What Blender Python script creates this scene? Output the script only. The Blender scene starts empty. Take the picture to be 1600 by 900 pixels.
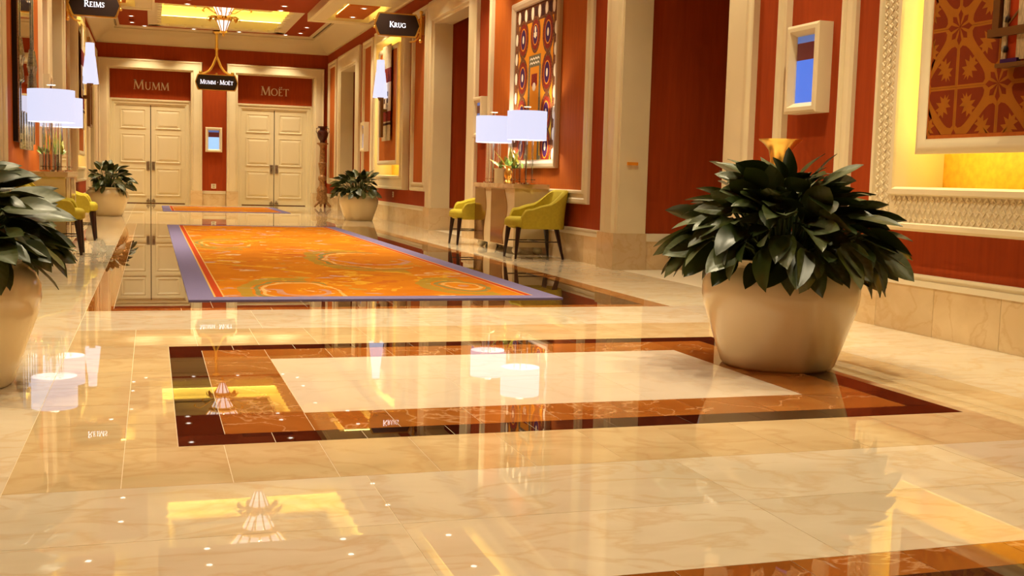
import bpy, bmesh, math, random
from mathutils import Vector, Matrix
PI = math.pi
sc = bpy.context.scene
COL = sc.collection
RND = random.Random(7)

# ------------------------------------------------------------------ camera
YAW, PITCH, ROLL, FPX = 0.311414565, 0.0960050917, 0.0275449918, 1757.655
fw = Vector((math.sin(YAW)*math.cos(PITCH), math.cos(YAW)*math.cos(PITCH), -math.sin(PITCH)))
r0 = Vector((math.cos(YAW), -math.sin(YAW), 0)); u0 = r0.cross(fw)
rt = math.cos(ROLL)*r0 + math.sin(ROLL)*u0; up = -math.sin(ROLL)*r0 + math.cos(ROLL)*u0
cd = bpy.data.cameras.new('camera'); cam = bpy.data.objects.new('camera', cd); COL.objects.link(cam)
cd.sensor_width = 36.0; cd.lens = FPX/1600*36; cd.clip_start = 0.05; cd.clip_end = 200
M4 = Matrix(((rt.x, up.x, -fw.x, 0), (rt.y, up.y, -fw.y, 0), (rt.z, up.z, -fw.z, 1.0), (0, 0, 0, 1)))
cam.matrix_world = M4
sc.camera = cam
# ------------------------------------------------------------------ world, exposure, light constants
w = bpy.data.worlds.new('world'); sc.world = w; w.use_nodes = True
w.node_tree.nodes['Background'].inputs[0].default_value = (1, .8, .55, 1)
w.node_tree.nodes['Background'].inputs[1].default_value = 0.02
sc.view_settings.view_transform = 'Standard'; sc.view_settings.look = 'None'
sc.view_settings.gamma = 1.0; sc.view_settings.use_curve_mapping = False
sc.view_settings.exposure = 0.0
sc.cycles.max_bounces = 5; sc.cycles.diffuse_bounces = 3; sc.cycles.adaptive_threshold = 0.06; sc.cycles.glossy_bounces = 3
sc.cycles.transmission_bounces = 4; sc.cycles.transparent_max_bounces = 4
sc.cycles.caustics_reflective = False; sc.cycles.caustics_refractive = False
SPOT_W = 222.0            # each recessed downlight
SPOT_COL = (1.0, .85, .56)
LED_STR = 15.0             # cove strips
LED_COL = (1.0, .78, .17)
SHADE_STR = 3.4           # lamp shades
SHADE_COL = (.80, .80, 1.0)

# ------------------------------------------------------------------ helpers
class MB:
    def __init__(s): s.v = []; s.f = []
    def add(s, vs, fs):
        n = len(s.v); s.v += [tuple(p) for p in vs]; s.f += [tuple(i+n for i in f) for f in fs]; return s
    def box(s, x0, x1, y0, y1, z0, z1):
        if x0 > x1: x0, x1 = x1, x0
        if y0 > y1: y0, y1 = y1, y0
        if z0 > z1: z0, z1 = z1, z0
        return s.add([(x0,y0,z0),(x1,y0,z0),(x1,y1,z0),(x0,y1,z0),(x0,y0,z1),(x1,y0,z1),(x1,y1,z1),(x0,y1,z1)],
                     [(0,3,2,1),(4,5,6,7),(0,1,5,4),(1,2,6,5),(2,3,7,6),(3,0,4,7)])
    def lathe(s, prof, c=(0,0,0), n=32, ph=0.0, hollow=False):
        vs = []; fs = []; m = len(prof)
        for i in range(n):
            a = 2*PI*i/n + ph
            for r, z in prof: vs.append((c[0]+r*math.cos(a), c[1]+r*math.sin(a), c[2]+z))
        for i in range(n):
            j = (i+1) % n
            for k in range(m if hollow else m-1): fs.append((i*m+k, j*m+k, j*m+(k+1)%m, i*m+(k+1)%m))
        if hollow: return s.add(vs, fs)
        if prof[0][0] > 1e-6: fs.append(tuple(i*m for i in reversed(range(n))))
        if prof[-1][0] > 1e-6: fs.append(tuple(i*m+m-1 for i in range(n)))
        return s.add(vs, fs)
    def tube(s, pts, r, n=8, r2=None):
        pts = [Vector(p) for p in pts]; k = len(pts); vs = []; fs = []
        up_ = None
        for i, p in enumerate(pts):
            d = (pts[min(i+1,k-1)]-pts[max(i-1,0)]).normalized()
            if up_ is None:
                up_ = Vector((0,0,1)) if abs(d.z) < .9 else Vector((1,0,0))
            a = d.cross(up_).normalized(); b = d.cross(a).normalized(); pass
            rr = r if r2 is None else r+(r2-r)*i/(k-1)
            for j in range(n):
                t = 2*PI*j/n; q = p + rr*(a*math.cos(t)+b*math.sin(t)); vs.append(q[:])
        for i in range(k-1):
            for j in range(n):
                fs.append((i*n+j, i*n+(j+1)%n, (i+1)*n+(j+1)%n, (i+1)*n+j))
        fs.append(tuple(range(n))[::-1]); fs.append(tuple((k-1)*n+j for j in range(n)))
        return s.add(vs, fs)
    def sphere(s, c, rx, ry=None, rz=None, n=12, m=8):
        ry = rx if ry is None else ry; rz = rx if rz is None else rz
        prof = [(math.sin(PI*k/m), -math.cos(PI*k/m)) for k in range(m+1)]
        vs = []; fs = []
        for i in range(n):
            a = 2*PI*i/n
            for r, z in prof: vs.append((c[0]+rx*r*math.cos(a), c[1]+ry*r*math.sin(a), c[2]+rz*z))
        for i in range(n):
            j = (i+1) % n
            for k in range(m): fs.append((i*(m+1)+k, j*(m+1)+k, j*(m+1)+k+1, i*(m+1)+k+1))
        return s.add(vs, fs)
    def prism(s, poly, fn, d0, d1):
        """poly of (u,v); fn(u,v,d)->xyz; extruded between d0 and d1"""
        n = len(poly)
        vs = [fn(u,v,d0) for u,v in poly]+[fn(u,v,d1) for u,v in poly]
        fs = [tuple(range(n))[::-1], tuple(range(n,2*n))]+[(i,(i+1)%n,n+(i+1)%n,n+i) for i in range(n)]
        return s.add(vs, fs)
    def sweep(s, path_fn, prof, closed):
        """path_fn: list of functions p(t,d) for each corner; prof list of (t,d)"""
        k = len(path_fn); m = len(prof)
        vs = [pf(t,d) for pf in path_fn for t,d in prof]
        fs = []
        for i in range(k if closed else k-1):
            j = (i+1) % k
            for q in range(m-1): fs.append((i*m+q, j*m+q, j*m+q+1, i*m+q+1))
        if not closed:
            fs.append(tuple(range(m))); fs.append(tuple((k-1)*m+q for q in reversed(range(m))))
        return s.add(vs, fs)
    def build(s, name, mat, parent=None, loc=None, smooth=False, kind=None, world=False):
        me = bpy.data.meshes.new(name)
        if world and parent is not None:
            L = parent.location
            vs = [(a-L[0], b-L[1], c-L[2]) for a,b,c in s.v]
        else: vs = s.v
        me.from_pydata(vs, [], s.f); me.update()
        bm = bmesh.new(); bm.from_mesh(me); bmesh.ops.recalc_face_normals(bm, faces=bm.faces)
        bm.to_mesh(me); bm.free()
        if smooth:
            for p in me.polygons: p.use_smooth = True
            try: me.set_sharp_from_angle(angle=math.radians(40))
            except Exception: pass
        if mat is not None: me.materials.append(mat)
        o = bpy.data.objects.new(name, me); COL.objects.link(o)
        if parent is not None: o.parent = parent
        if loc is not None: o.location = loc
        if kind: o['kind'] = kind
        return o

def rectframe(mb, u0, u1, v0, v1, fn, prof, open_bottom=False):
    """sweep profile (t inward, d out) round a rectangle on a wall"""
    c = [lambda t,d: fn(u0+t, v0 if open_bottom else v0+t, d), lambda t,d: fn(u0+t, v1-t, d),
         lambda t,d: fn(u1-t, v1-t, d), lambda t,d: fn(u1-t, v0 if open_bottom else v0+t, d)]
    return mb.sweep(c, prof, not open_bottom)

def gridholes(mb, a0, a1, b0, b1, holes, put):
    """fill rectangle except holes; put(mb,a0,a1,b0,b1)"""
    A = sorted({a0, a1, *[h[0] for h in holes], *[h[1] for h in holes]}); A = [a for a in A if a0 <= a <= a1]
    B = sorted({b0, b1, *[h[2] for h in holes], *[h[3] for h in holes]}); B = [b for b in B if b0 <= b <= b1]
    for i in range(len(A)-1):
        run = None
        for j in range(len(B)-1):
            ca, cb = (A[i]+A[i+1])/2, (B[j]+B[j+1])/2
            inside = any(h[0] < ca < h[1] and h[2] < cb < h[3] for h in holes)
            if not inside:
                run = (run[0], B[j+1]) if run else (B[j], B[j+1])
            if inside or j == len(B)-2:
                if run: put(mb, A[i], A[i+1], run[0], run[1])
                run = None
    return mb

def thing(name, label, cat, loc=(0,0,0), group=None, rz=0.0):
    o = bpy.data.objects.new(name, None); COL.objects.link(o); o.location = loc; o.rotation_euler = (0,0,rz)
    o.empty_display_size = .1
    o['label'] = label; o['category'] = cat
    if group: o['group'] = group
    return o
def tag(o, label, cat, group=None):
    o['label'] = label; o['category'] = cat
    if group: o['group'] = group
    return o
def dup(o, parent=None):
    c = o.copy(); COL.objects.link(c); c.parent = parent
    if parent is not None: c.matrix_parent_inverse = o.matrix_parent_inverse
    for ch in list(o.children): dup(ch, c)
    return c
def dupthing(root, loc, rz, label, group=None):
    kids = list(root.children)
    r = root.copy(); COL.objects.link(r); r.location = loc; r.rotation_euler = (0,0,rz); r['label'] = label
    if group: r['group'] = group
    for ch in kids: dup(ch, r)
    return r

# ------------------------------------------------------------------ materials
def newmat(name):
    m = bpy.data.materials.new(name); m.use_nodes = True
    return m, m.node_tree.nodes, m.node_tree.links, m.node_tree.nodes['Principled BSDF']
def mat(name, col, rough=.5, metal=0.0, emit=None, estr=0.0, var=0.0, vscale=6.0, coat=0.0, trans=0.0, ior=1.5, bump=0.0, bscale=80.0, stretch=None):
    m, N, L, P = newmat(name)
    P.inputs['Base Color'].default_value = (*col, 1); P.inputs['Roughness'].default_value = rough
    P.inputs['Metallic'].default_value = metal; P.inputs['IOR'].default_value = ior
    if rough >= .68: P.inputs['Specular IOR Level'].default_value = .15
    if coat: P.inputs['Coat Weight'].default_value = coat; P.inputs['Coat Roughness'].default_value = .05
    if trans: P.inputs['Transmission Weight'].default_value = trans
    if emit: P.inputs['Emission Color'].default_value = (*emit, 1); P.inputs['Emission Strength'].default_value = estr
    if var or bump:
        g = N.new('ShaderNodeNewGeometry'); src = g.outputs['Position']
        if stretch:
            mp = N.new('ShaderNodeMapping'); mp.inputs['Scale'].default_value = stretch
            L.new(src, mp.inputs['Vector']); src = mp.outputs['Vector']
    if var:
        n = N.new('ShaderNodeTexNoise'); n.inputs['Scale'].default_value = vscale; n.inputs['Detail'].default_value = 5
        L.new(src, n.inputs['Vector'])
        r = N.new('ShaderNodeValToRGB')
        r.color_ramp.elements[0].position = .3; r.color_ramp.elements[1].position = .7
        r.color_ramp.elements[0].color = (*[c*(1-var) for c in col], 1)
        r.color_ramp.elements[1].color = (*[min(1,c*(1+var)) for c in col], 1)
        L.new(n.outputs['Fac'], r.inputs['Fac']); L.new(r.outputs['Color'], P.inputs['Base Color'])
    if bump:
        n2 = N.new('ShaderNodeTexNoise'); n2.inputs['Scale'].default_value = bscale; L.new(src, n2.inputs['Vector'])
        b = N.new('ShaderNodeBump'); b.inputs['Strength'].default_value = bump; b.inputs['Distance'].default_value = .004
        L.new(n2.outputs['Fac'], b.inputs['Height']); L.new(b.outputs['Normal'], P.inputs['Normal'])
    return m
def marble(name, c1, c2, vein, rough=.012, scale=2.2, veinw=.035, veinamt=.6, rndvar=.12, stretch=(1,1,1)):
    m, N, L, P = newmat(name)
    P.inputs['Roughness'].default_value = rough; P.inputs['IOR'].default_value = 1.52
    g = N.new('ShaderNodeNewGeometry'); oi = N.new('ShaderNodeObjectInfo')
    mp = N.new('ShaderNodeMapping'); mp.inputs['Scale'].default_value = stretch; mp.inputs['Rotation'].default_value = (0,0,.6)
    L.new(g.outputs['Position'], mp.inputs['Vector'])
    sv = N.new('ShaderNodeVectorMath'); sv.operation = 'ADD'
    ml = N.new('ShaderNodeMath'); ml.operation = 'MULTIPLY'; ml.inputs[1].default_value = 31.0
    L.new(oi.outputs['Random'], ml.inputs[0]); L.new(mp.outputs['Vector'], sv.inputs[0]); L.new(ml.outputs[0], sv.inputs[1])
    n = N.new('ShaderNodeTexNoise'); n.inputs['Scale'].default_value = scale; n.inputs['Detail'].default_value = 8; n.inputs['Distortion'].default_value = .5
    L.new(sv.outputs[0], n.inputs['Vector'])
    r = N.new('ShaderNodeValToRGB'); e = r.color_ramp.elements
    e[0].position = .35; e[0].color = (*c1,1); e[1].position = .65; e[1].color = (*c2,1)
    L.new(n.outputs['Fac'], r.inputs['Fac'])
    n2 = N.new('ShaderNodeTexNoise'); n2.inputs['Scale'].default_value = scale*1.3; n2.inputs['Detail'].default_value = 9; n2.inputs['Distortion'].default_value = .5
    L.new(sv.outputs[0], n2.inputs['Vector'])
    r2 = N.new('ShaderNodeValToRGB'); q = r2.color_ramp; q.elements[0].position = .5-veinw; q.elements[0].color = (0,0,0,1)
    q.elements[1].position = .5+veinw; q.elements[1].color = (0,0,0,1); k = q.elements.new(.5); k.color = (1,1,1,1)
    L.new(n2.outputs['Fac'], r2.inputs['Fac'])
    mm = N.new('ShaderNodeMath'); mm.operation = 'MULTIPLY'; mm.inputs[1].default_value = veinamt; L.new(r2.outputs['Color'], mm.inputs[0])
    mx = N.new('ShaderNodeMixRGB'); L.new(mm.outputs[0], mx.inputs['Fac']); L.new(r.outputs['Color'], mx.inputs['Color1']); mx.inputs['Color2'].default_value = (*vein,1)
    hs = N.new('ShaderNodeHueSaturation'); mr = N.new('ShaderNodeMapRange'); mr.inputs['To Min'].default_value = 1-rndvar; mr.inputs['To Max'].default_value = 1+rndvar
    L.new(oi.outputs['Random'], mr.inputs['Value']); L.new(mr.outputs['Result'], hs.inputs['Value']); L.new(mx.outputs['Color'], hs.inputs['Color'])
    L.new(hs.outputs['Color'], P.inputs['Base Color'])
    return m

M = {}
M['red'] = mat('red_wall_fabric', (.345,.050,.007), .75, var=.10, vscale=3, stretch=(8,8,.6))
M['orange'] = mat('orange_wall_fabric', (.46,.112,.012), .7, var=.10, vscale=3, stretch=(8,8,.6))
M['ceilred'] = mat('ceiling_red_paint', (.34,.050,.008), .8)
M['ceilorange'] = mat('ceiling_orange_panel', (.46,.12,.012), .7)
M['cream'] = mat('cream_trim_paint', (.80,.69,.46), .38, var=.04, vscale=2)
M['creamd'] = mat('cream_door_paint', (.80,.69,.46), .35)
M['crownm'] = mat('crown_cream_paint', (.72,.61,.38), .45)
M['white'] = mat('white_trim', (.82,.74,.56), .35)
M['mar_gold'] = marble('marble_golden_beige', (.69,.50,.26), (.79,.60,.34), (.58,.35,.14), veinamt=.35, veinw=.05, rndvar=.05, stretch=(1,1.5,1))
M['mar_light'] = marble('marble_light_beige', (.79,.67,.48), (.86,.75,.57), (.70,.48,.24), veinamt=.45, veinw=.05, rndvar=.05, stretch=(1,1.7,1))
M['mar_white'] = marble('marble_pinkish_cream', (.80,.66,.50), (.85,.72,.57), (.72,.52,.34), veinamt=.25, rndvar=.03)
M['mar_brown'] = marble('marble_rust_brown', (.32,.098,.016), (.42,.150,.028), (.80,.50,.26), veinw=.012, veinamt=.5, rndvar=.10)
M['mar_dark'] = marble('marble_dark_maroon', (.020,.005,.003), (.032,.009,.005), (.10,.03,.012), veinamt=.3, rndvar=.25)
M['mar_black'] = marble('marble_dark_brown', (.040,.016,.007), (.065,.028,.012), (.10,.05,.025), veinamt=.3, rndvar=.12)
M['mar_base'] = marble('marble_baseboard', (.68,.50,.28), (.78,.61,.37), (.56,.34,.14), rough=.12, veinamt=.35, rndvar=.10, stretch=(1,1,1.3))
M['grout'] = mat('grout', (.82,.70,.50), .5)
M['blue'] = mat('carpet_blue_border', (.205,.175,.345), .95, bump=.5, bscale=400)
M['carred'] = mat('carpet_red_stripe', (.46,.055,.010), .95)
M['cargold'] = mat('carpet_gold_line', (.62,.38,.12), .95)
M['gold'] = mat('polished_gold', (.90,.60,.15), .28, 1.0)
M['bronze'] = mat('aged_bronze', (.23,.11,.035), .4, .7)
M['chrome'] = mat('chrome', (.82,.78,.72), .08, 1.0)
M['nickel'] = mat('nickel_handle', (.42,.36,.30), .3, 1.0)
M['black'] = mat('black_lacquer', (.006,.005,.005), .3)
M['signblk'] = mat('sign_black_brown', (.018,.006,.004), .45)
M['letter'] = mat('sign_letter_lit', (.85,.85,.9), .4, emit=(.86,.86,1), estr=1.3)
M['letterm'] = mat('door_letter_metal', (.80,.66,.52), .4, 0)
M['led'] = mat('led_strip', (1,.8,.3), .5, emit=LED_COL, estr=LED_STR)
M['dl'] = mat('downlight_lens', (1,1,1), .5, emit=(1,.92,.86), estr=4.5)
M['shade'] = mat('lamp_shade_lit', (.12,.12,.13), .8, emit=(.76,.76,.97), estr=1.0)
M['shadehot'] = mat('sconce_glass_lit', (.12,.12,.13), .6, emit=(.76,.76,.97), estr=1.05)
M['chglass'] = mat('chandelier_glass_lit', (.85,.8,.8), .4, emit=(.95,.82,.80), estr=1.3)
M['pot'] = mat('glazed_cream_ceramic', (.76,.64,.42), .22, coat=.5)
M['soil'] = mat('soil', (.03,.018,.01), .95)
M['stem'] = mat('plant_stem', (.06,.10,.03), .6)
M['legs'] = mat('dark_walnut_leg', (.018,.005,.004), .3)
M['chair'] = mat('chartreuse_upholstery', (.47,.38,.035), .85, var=.07, vscale=30, bump=.4, bscale=300)
M['amber'] = mat('amber_mirror', (.34,.17,.035), .14, .8)
M['console'] = mat('console_cream_lacquer', (.76,.64,.40), .25)
M['slab'] = marble('console_stone_top', (.66,.47,.26), (.78,.60,.36), (.5,.3,.12), rough=.12)
M['led2'] = mat('niche_led_strip', (1,.8,.3), .5, emit=LED_COL, estr=LED_STR*1.35)
M['glass'] = mat('clear_acrylic', (.95,.95,.95), .03, trans=.92, ior=1.2)
M['glassr'] = mat('crystal_rod', (.93,.90,.86), .05, trans=.95, ior=1.12)
M['mirror'] = mat('mirror_glass', (.75,.70,.62), .03, 1.0)
M['silver'] = mat('etched_silver_glass', (.45,.45,.40), .2, .8, var=.5, vscale=60)
M['dark_glass'] = mat('screen_glass_off', (.01,.012,.03), .15)
M['plate'] = mat('outlet_plate', (.75,.66,.5), .4)
M['switch'] = mat('switch_plate', (.35,.28,.16), .5)
M['stick'] = mat('orange_sticker', (.85,.30,.01), .6)
M['green2'] = mat('succulent_green', (.22,.36,.06), .5, var=.4, vscale=40)
M['green3'] = mat('yellow_green_frond', (.48,.46,.05), .5, var=.3, vscale=40)
M['pew'] = mat('carved_gilt_wood', (.36,.19,.07), .5, .25, var=.5, vscale=25)
M['vase'] = mat('dark_painted_vase', (.06,.012,.008), .3, var=.8, vscale=40)
M['backgold'] = mat('niche_back_gold', (.78,.42,.045), .5, var=.15, vscale=20)
M['vent'] = mat('dark_slot', (.05,.035,.02), .8)
M['grille'] = mat('ceiling_grille', (.20,.02,.006), .8)
M['tileR'] = mat('terracotta_tile', (.20,.026,.002), .7, var=.06, vscale=10)
M['tileP'] = mat('tile_ochre_pattern', (.36,.115,.006), .7, var=.06, vscale=10)
M['tapb'] = mat('tapestry_brown', (.16,.055,.018), .9, var=.6, vscale=45)
M['tapg'] = mat('tapestry_grey_green', (.17,.14,.075), .9, var=.35, vscale=40)
M['tapo'] = mat('tapestry_orange', (.72,.27,.012), .9)
M['tapy'] = mat('tapestry_yellow', (.75,.40,.02), .9)
M['tapp'] = mat('tapestry_purple', (.055,.012,.075), .9)
M['tapc'] = mat('tapestry_cream', (.82,.72,.56), .9)
M['tapr'] = mat('tapestry_red', (.22,.02,.008), .9, var=.5, vscale=50)
M['tapd'] = mat('tapestry_dark', (.05,.012,.008), .9, var=.5, vscale=60)
M['picfr'] = mat('picture_frame_silver', (.62,.50,.36), .3, .25)
M['textile'] = mat('woven_cream_textile', (.55,.43,.26), .95, var=.35, vscale=25, stretch=(6,6,1))

def screen_mat():
    m, N, L, P = newmat('lit_display')
    P.inputs['Base Color'].default_value = (.02,.03,.08,1); P.inputs['Roughness'].default_value = .2
    P.inputs['Emission Color'].default_value = (.075,.20,.80,1); P.inputs['Emission Strength'].default_value = .95
    return m
M['screen'] = screen_mat()
M['screenw'] = mat('lit_display_pale', (.1,.2,.4), .2, emit=(.38,.62,1), estr=.95)
M['screend'] = mat('display_dark_red_band', (.10,.018,.012), .3, emit=(.10,.018,.02), estr=.5)
M['screent'] = mat('display_top_band', (.06,.09,.25), .3, emit=(.10,.17,.42), estr=.8)

for k_ in ('letter','dl','screen','screenw','screend','screent','chglass'): M[k_].cycles.emission_sampling = 'NONE'

def carpet_mat():
    m, N, L, P = newmat('carpet_orange_floral')
    P.inputs['Roughness'].default_value = .95; P.inputs['Specular IOR Level'].default_value = .1
    g = N.new('ShaderNodeNewGeometry')
    def noise(scale, det=3, dist=0.0, off=(0,0,0), st=(1,1,1)):
        mp = N.new('ShaderNodeMapping'); mp.inputs['Location'].default_value = off; mp.inputs['Scale'].default_value = st
        L.new(g.outputs['Position'], mp.inputs['Vector'])
        n = N.new('ShaderNodeTexNoise'); n.inputs['Scale'].default_value = scale; n.inputs['Detail'].default_value = det; n.inputs['Distortion'].default_value = dist
        L.new(mp.outputs['Vector'], n.inputs['Vector']); return n.outputs['Fac']
    def band(fac, lo, hi, soft=.015):
        r = N.new('ShaderNodeValToRGB'); q = r.color_ramp
        q.elements[0].position = max(0,lo-soft); q.elements[0].color = (0,0,0,1)
        q.elements[1].position = min(1,hi+soft); q.elements[1].color = (0,0,0,1) if hi < 1 else (1,1,1,1)
        a = q.elements.new(lo); a.color = (1,1,1,1)
        b = q.elements.new(min(hi,.999)); b.color = (1,1,1,1)
        L.new(fac, r.inputs['Fac']); return r.outputs['Color']
    def mul(a, b):
        k = N.new('ShaderNodeMath'); k.operation = 'MULTIPLY'; L.new(a, k.inputs[0]); L.new(b, k.inputs[1])
        k2 = N.new('ShaderNodeMath'); k2.operation = 'MULTIPLY'; k2.inputs[1].default_value = .7; L.new(k.outputs[0], k2.inputs[0]); return k2.outputs[0]
    base = N.new('ShaderNodeValToRGB'); e = base.color_ramp.elements
    e[0].position = .35; e[0].color = (.48,.145,.006,1); e[1].position = .7; e[1].color = (.58,.205,.008,1)
    L.new(noise(1.6,4), base.inputs['Fac']); cur = base.outputs['Color']
    def over(cur, fac, col):
        mx = N.new('ShaderNodeMixRGB'); L.new(fac, mx.inputs['Fac']); L.new(cur, mx.inputs['Color1']); mx.inputs['Color2'].default_value = (*col,1); return mx.outputs['Color']
    # scattered sprigs and clouds
    cur = over(cur, mul(band(noise(1.3,5,1.5,(3,1,0),(1,.8,1)), .60, .66), band(noise(4,3,0,(9,2,0)), .5, 1)), (.64,.36,.03))
    cur = over(cur, mul(band(noise(1.1,5,1.2,(7,5,0)), .61, .66), band(noise(5,3,0,(1,2,0)), .48, 1)), (.44,.10,.012))
    cur = over(cur, mul(band(noise(1.0,4,1.0,(17,3,0)), .64, .70), band(noise(6,3,0,(4,8,0)), .5, 1)), (.42,.30,.30))
    cur = over(cur, mul(band(noise(1.2,4,1.4,(27,13,0)), .65, .69), band(noise(6,3,0,(14,8,0)), .5, 1)), (.36,.30,.06))
    cur = over(cur, mul(band(noise(2.2,2,.6,(47,23,0)), .69, .73), band(noise(7,3,0,(24,8,0)), .45, 1)), (.62,.48,.30))
    # great curling ribbons: distance rings round fixed centres
    def ring(cx, cy, r, wd, col, cut, cutv, cur, squash=1.0, wob=.25):
        sp = N.new('ShaderNodeSeparateXYZ'); L.new(g.outputs['Position'], sp.inputs[0])
        def mth(op, a, b):
            k = N.new('ShaderNodeMath'); k.operation = op
            for i, q in enumerate((a, b)):
                if q is None: continue
                if isinstance(q, (int, float)): k.inputs[i].default_value = q
                else: L.new(q, k.inputs[i])
            return k.outputs[0]
        dx = mth('SUBTRACT', sp.outputs[0], cx); dy = mth('MULTIPLY', mth('SUBTRACT', sp.outputs[1], cy), squash)
        d = mth('SQRT', mth('ADD', mth('MULTIPLY', dx, dx), mth('MULTIPLY', dy, dy)), None)
        d = mth('ADD', d, mth('MULTIPLY', mth('SUBTRACT', noise(1.5,2), .5), wob))
        a = mth('ABSOLUTE', mth('SUBTRACT', d, r), None)
        inn = mth('LESS_THAN', a, wd)
        axis = dx if cut == 'x' else dy
        half = mth('LESS_THAN', axis, cutv) if cutv >= -50 and cut != 'X' else mth('GREATER_THAN', dx, 0.0)
        brk = band(noise(9,2,0,(cx,cy,0)), .36, 1)
        f = mth('MULTIPLY', mth('MULTIPLY', mth('MULTIPLY', inn, half), brk), .75)
        return over(cur, f, col)
    for cx, cy, r in ((2.45,13.1,.70),(1.25,9.55,.50),(2.75,10.0,.32),(1.0,16.0,.5)):
        cur = ring(cx, cy, r, .06, (.30,.22,.03), 'x', .12, cur, .45)
        cur = ring(cx, cy, r-.11, .022, (.14,.20,.07), 'x', .25, cur, .45)
        cur = ring(cx, cy, r-.17, .016, (.62,.40,.14), 'x', .3, cur, .45)
        cur = ring(cx, cy, r-.30, .03, (.42,.24,.20), 'y', .1, cur, .6)
    L.new(cur, P.inputs['Base Color'])
    return m
M['carpet'] = carpet_mat()

def leaf_mat():
    m, N, L, P = newmat('variegated_leaf')
    P.inputs['Roughness'].default_value = .34
    tc = N.new('ShaderNodeTexCoord'); sp = N.new('ShaderNodeSeparateXYZ'); L.new(tc.outputs['Object'], sp.inputs[0])
    oi = N.new('ShaderNodeObjectInfo')
    ab = N.new('ShaderNodeMath'); ab.operation = 'ABSOLUTE'; L.new(sp.outputs[0], ab.inputs[0])
    # feathered silver along the middle of the blade: |x| + chevron noise
    ad = N.new('ShaderNodeMath'); ad.operation = 'MULTIPLY_ADD'; ad.inputs[1].default_value = -1.1; L.new(ab.outputs[0], ad.inputs[0]); L.new(sp.outputs[1], ad.inputs[2])
    wv = N.new('ShaderNodeMath'); wv.operation = 'SINE'; ml = N.new('ShaderNodeMath'); ml.operation = 'MULTIPLY'; ml.inputs[1].default_value = 150.0
    L.new(ad.outputs[0], ml.inputs[0]); L.new(ml.outputs[0], wv.inputs[0])
    n = N.new('ShaderNodeTexNoise'); n.inputs['Scale'].default_value = 22; n.inputs['Detail'].default_value = 4
    of = N.new('ShaderNodeVectorMath'); of.operation = 'ADD'; L.new(tc.outputs['Object'], of.inputs[0]); L.new(oi.outputs['Random'], of.inputs[1]); L.new(of.outputs[0], n.inputs['Vector'])
    k = N.new('ShaderNodeMath'); k.operation = 'MULTIPLY_ADD'; k.inputs[1].default_value = .006; L.new(wv.outputs[0], k.inputs[0]); L.new(ab.outputs[0], k.inputs[2])
    k2 = N.new('ShaderNodeMath'); k2.operation = 'MULTIPLY_ADD'; k2.inputs[1].default_value = .07; L.new(n.outputs['Fac'], k2.inputs[0]); L.new(k.outputs[0], k2.inputs[2])
    r = N.new('ShaderNodeValToRGB'); e = r.color_ramp.elements
    e[0].position = .050; e[0].color = (1,1,1,1); e[1].position = .08; e[1].color = (0,0,0,1)
    L.new(k2.outputs[0], r.inputs['Fac'])
    am = N.new('ShaderNodeMath'); am.operation = 'MULTIPLY'; L.new(r.outputs['Color'], am.inputs[0])
    rr = N.new('ShaderNodeValToRGB'); rr.color_ramp.elements[0].position = .35; rr.color_ramp.elements[1].position = .8; rr.color_ramp.elements[1].color = (.85,.85,.85,1)
    L.new(oi.outputs['Random'], rr.inputs['Fac']); L.new(rr.outputs['Color'], am.inputs[1])
    g1 = N.new('ShaderNodeMixRGB'); g1.inputs['Color1'].default_value = (.018,.032,.005,1); g1.inputs['Color2'].default_value = (.070,.088,.015,1)
    L.new(oi.outputs['Random'], g1.inputs['Fac'])
    mx = N.new('ShaderNodeMixRGB'); L.new(am.outputs[0], mx.inputs['Fac']); L.new(g1.outputs['Color'], mx.inputs['Color1']); mx.inputs['Color2'].default_value = (.15,.175,.095,1)
    L.new(mx.outputs['Color'], P.inputs['Base Color'])
    return m
M['leaf'] = leaf_mat()

# ------------------------------------------------------------------ main dimensions (metres)
XR, XL, YF, YB = 5.13, -1.50, 34.85, -6.0
XC = 1.81
ZB = .42                       # top of marble base
TH = .30                       # wall thickness
DOORS = [(9.46,11.92),(18.47,20.94),(29.48,31.96)]
DTOP = 3.98
NICHE = {'near': 5.40, 'far': 24.90}
BAYS = [24.9, 15.1, 5.3]       # lowered soffit bays
def FR(u,v,d): return (XR-d, u, v)
def FL(u,v,d): return (XL+d, u, v)
def FE(u,v,d): return (u, YF-d, v)
TRIM = [0]
def trimname():
    TRIM[0] += 1; return 'trim_%d' % TRIM[0]
def S(o): o['kind'] = 'structure'; return o

# ------------------------------------------------------------------ floor
fl = MB().box(-4.5, 8.2, YB-.3, 38, -.12, -.0012).build('floor', M['grout']); S(fl)
GAP = .0026
tilecache = {}
def slab(x0,x1,y0,y1,m,name='tile'):
    wx, wy = round(x1-x0-GAP,4), round(y1-y0-GAP,4)
    key = (wx,wy,m)
    if key not in tilecache:
        o = MB().box(-wx/2,wx/2,-wy/2,wy/2,-.012,0).build(name, M[m], fl); tilecache[key] = o.data
    else:
        o = bpy.data.objects.new(name, tilecache[key]); COL.objects.link(o); o.parent = fl
    o.location = ((x0+x1)/2,(y0+y1)/2,0); return o
def span(a,b,step):
    n = max(1,round((b-a)/step)); return [a+(b-a)*i/n for i in range(n+1)]
def area(x0,x1,y0,y1,sx,sy,m,name='tile'):
    X = span(x0,x1,sx); Y = span(y0,y1,sy)
    for i in range(len(X)-1):
        for j in range(len(Y)-1): slab(X[i],X[i+1],Y[j],Y[j+1],m,name)
T = .3455; FX0, FX1 = -.44, 4.06
# side aisles
for a,b in ((XL,FX0),(FX1,XR)):
    area(a,b,.6,12.6,1.1,1.05,'mar_light'); area(a,b,12.6,YF+.5,1.1,3.2,'mar_light'); area(a,b,YB,.6,1.1,3.3,'mar_light')
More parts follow.
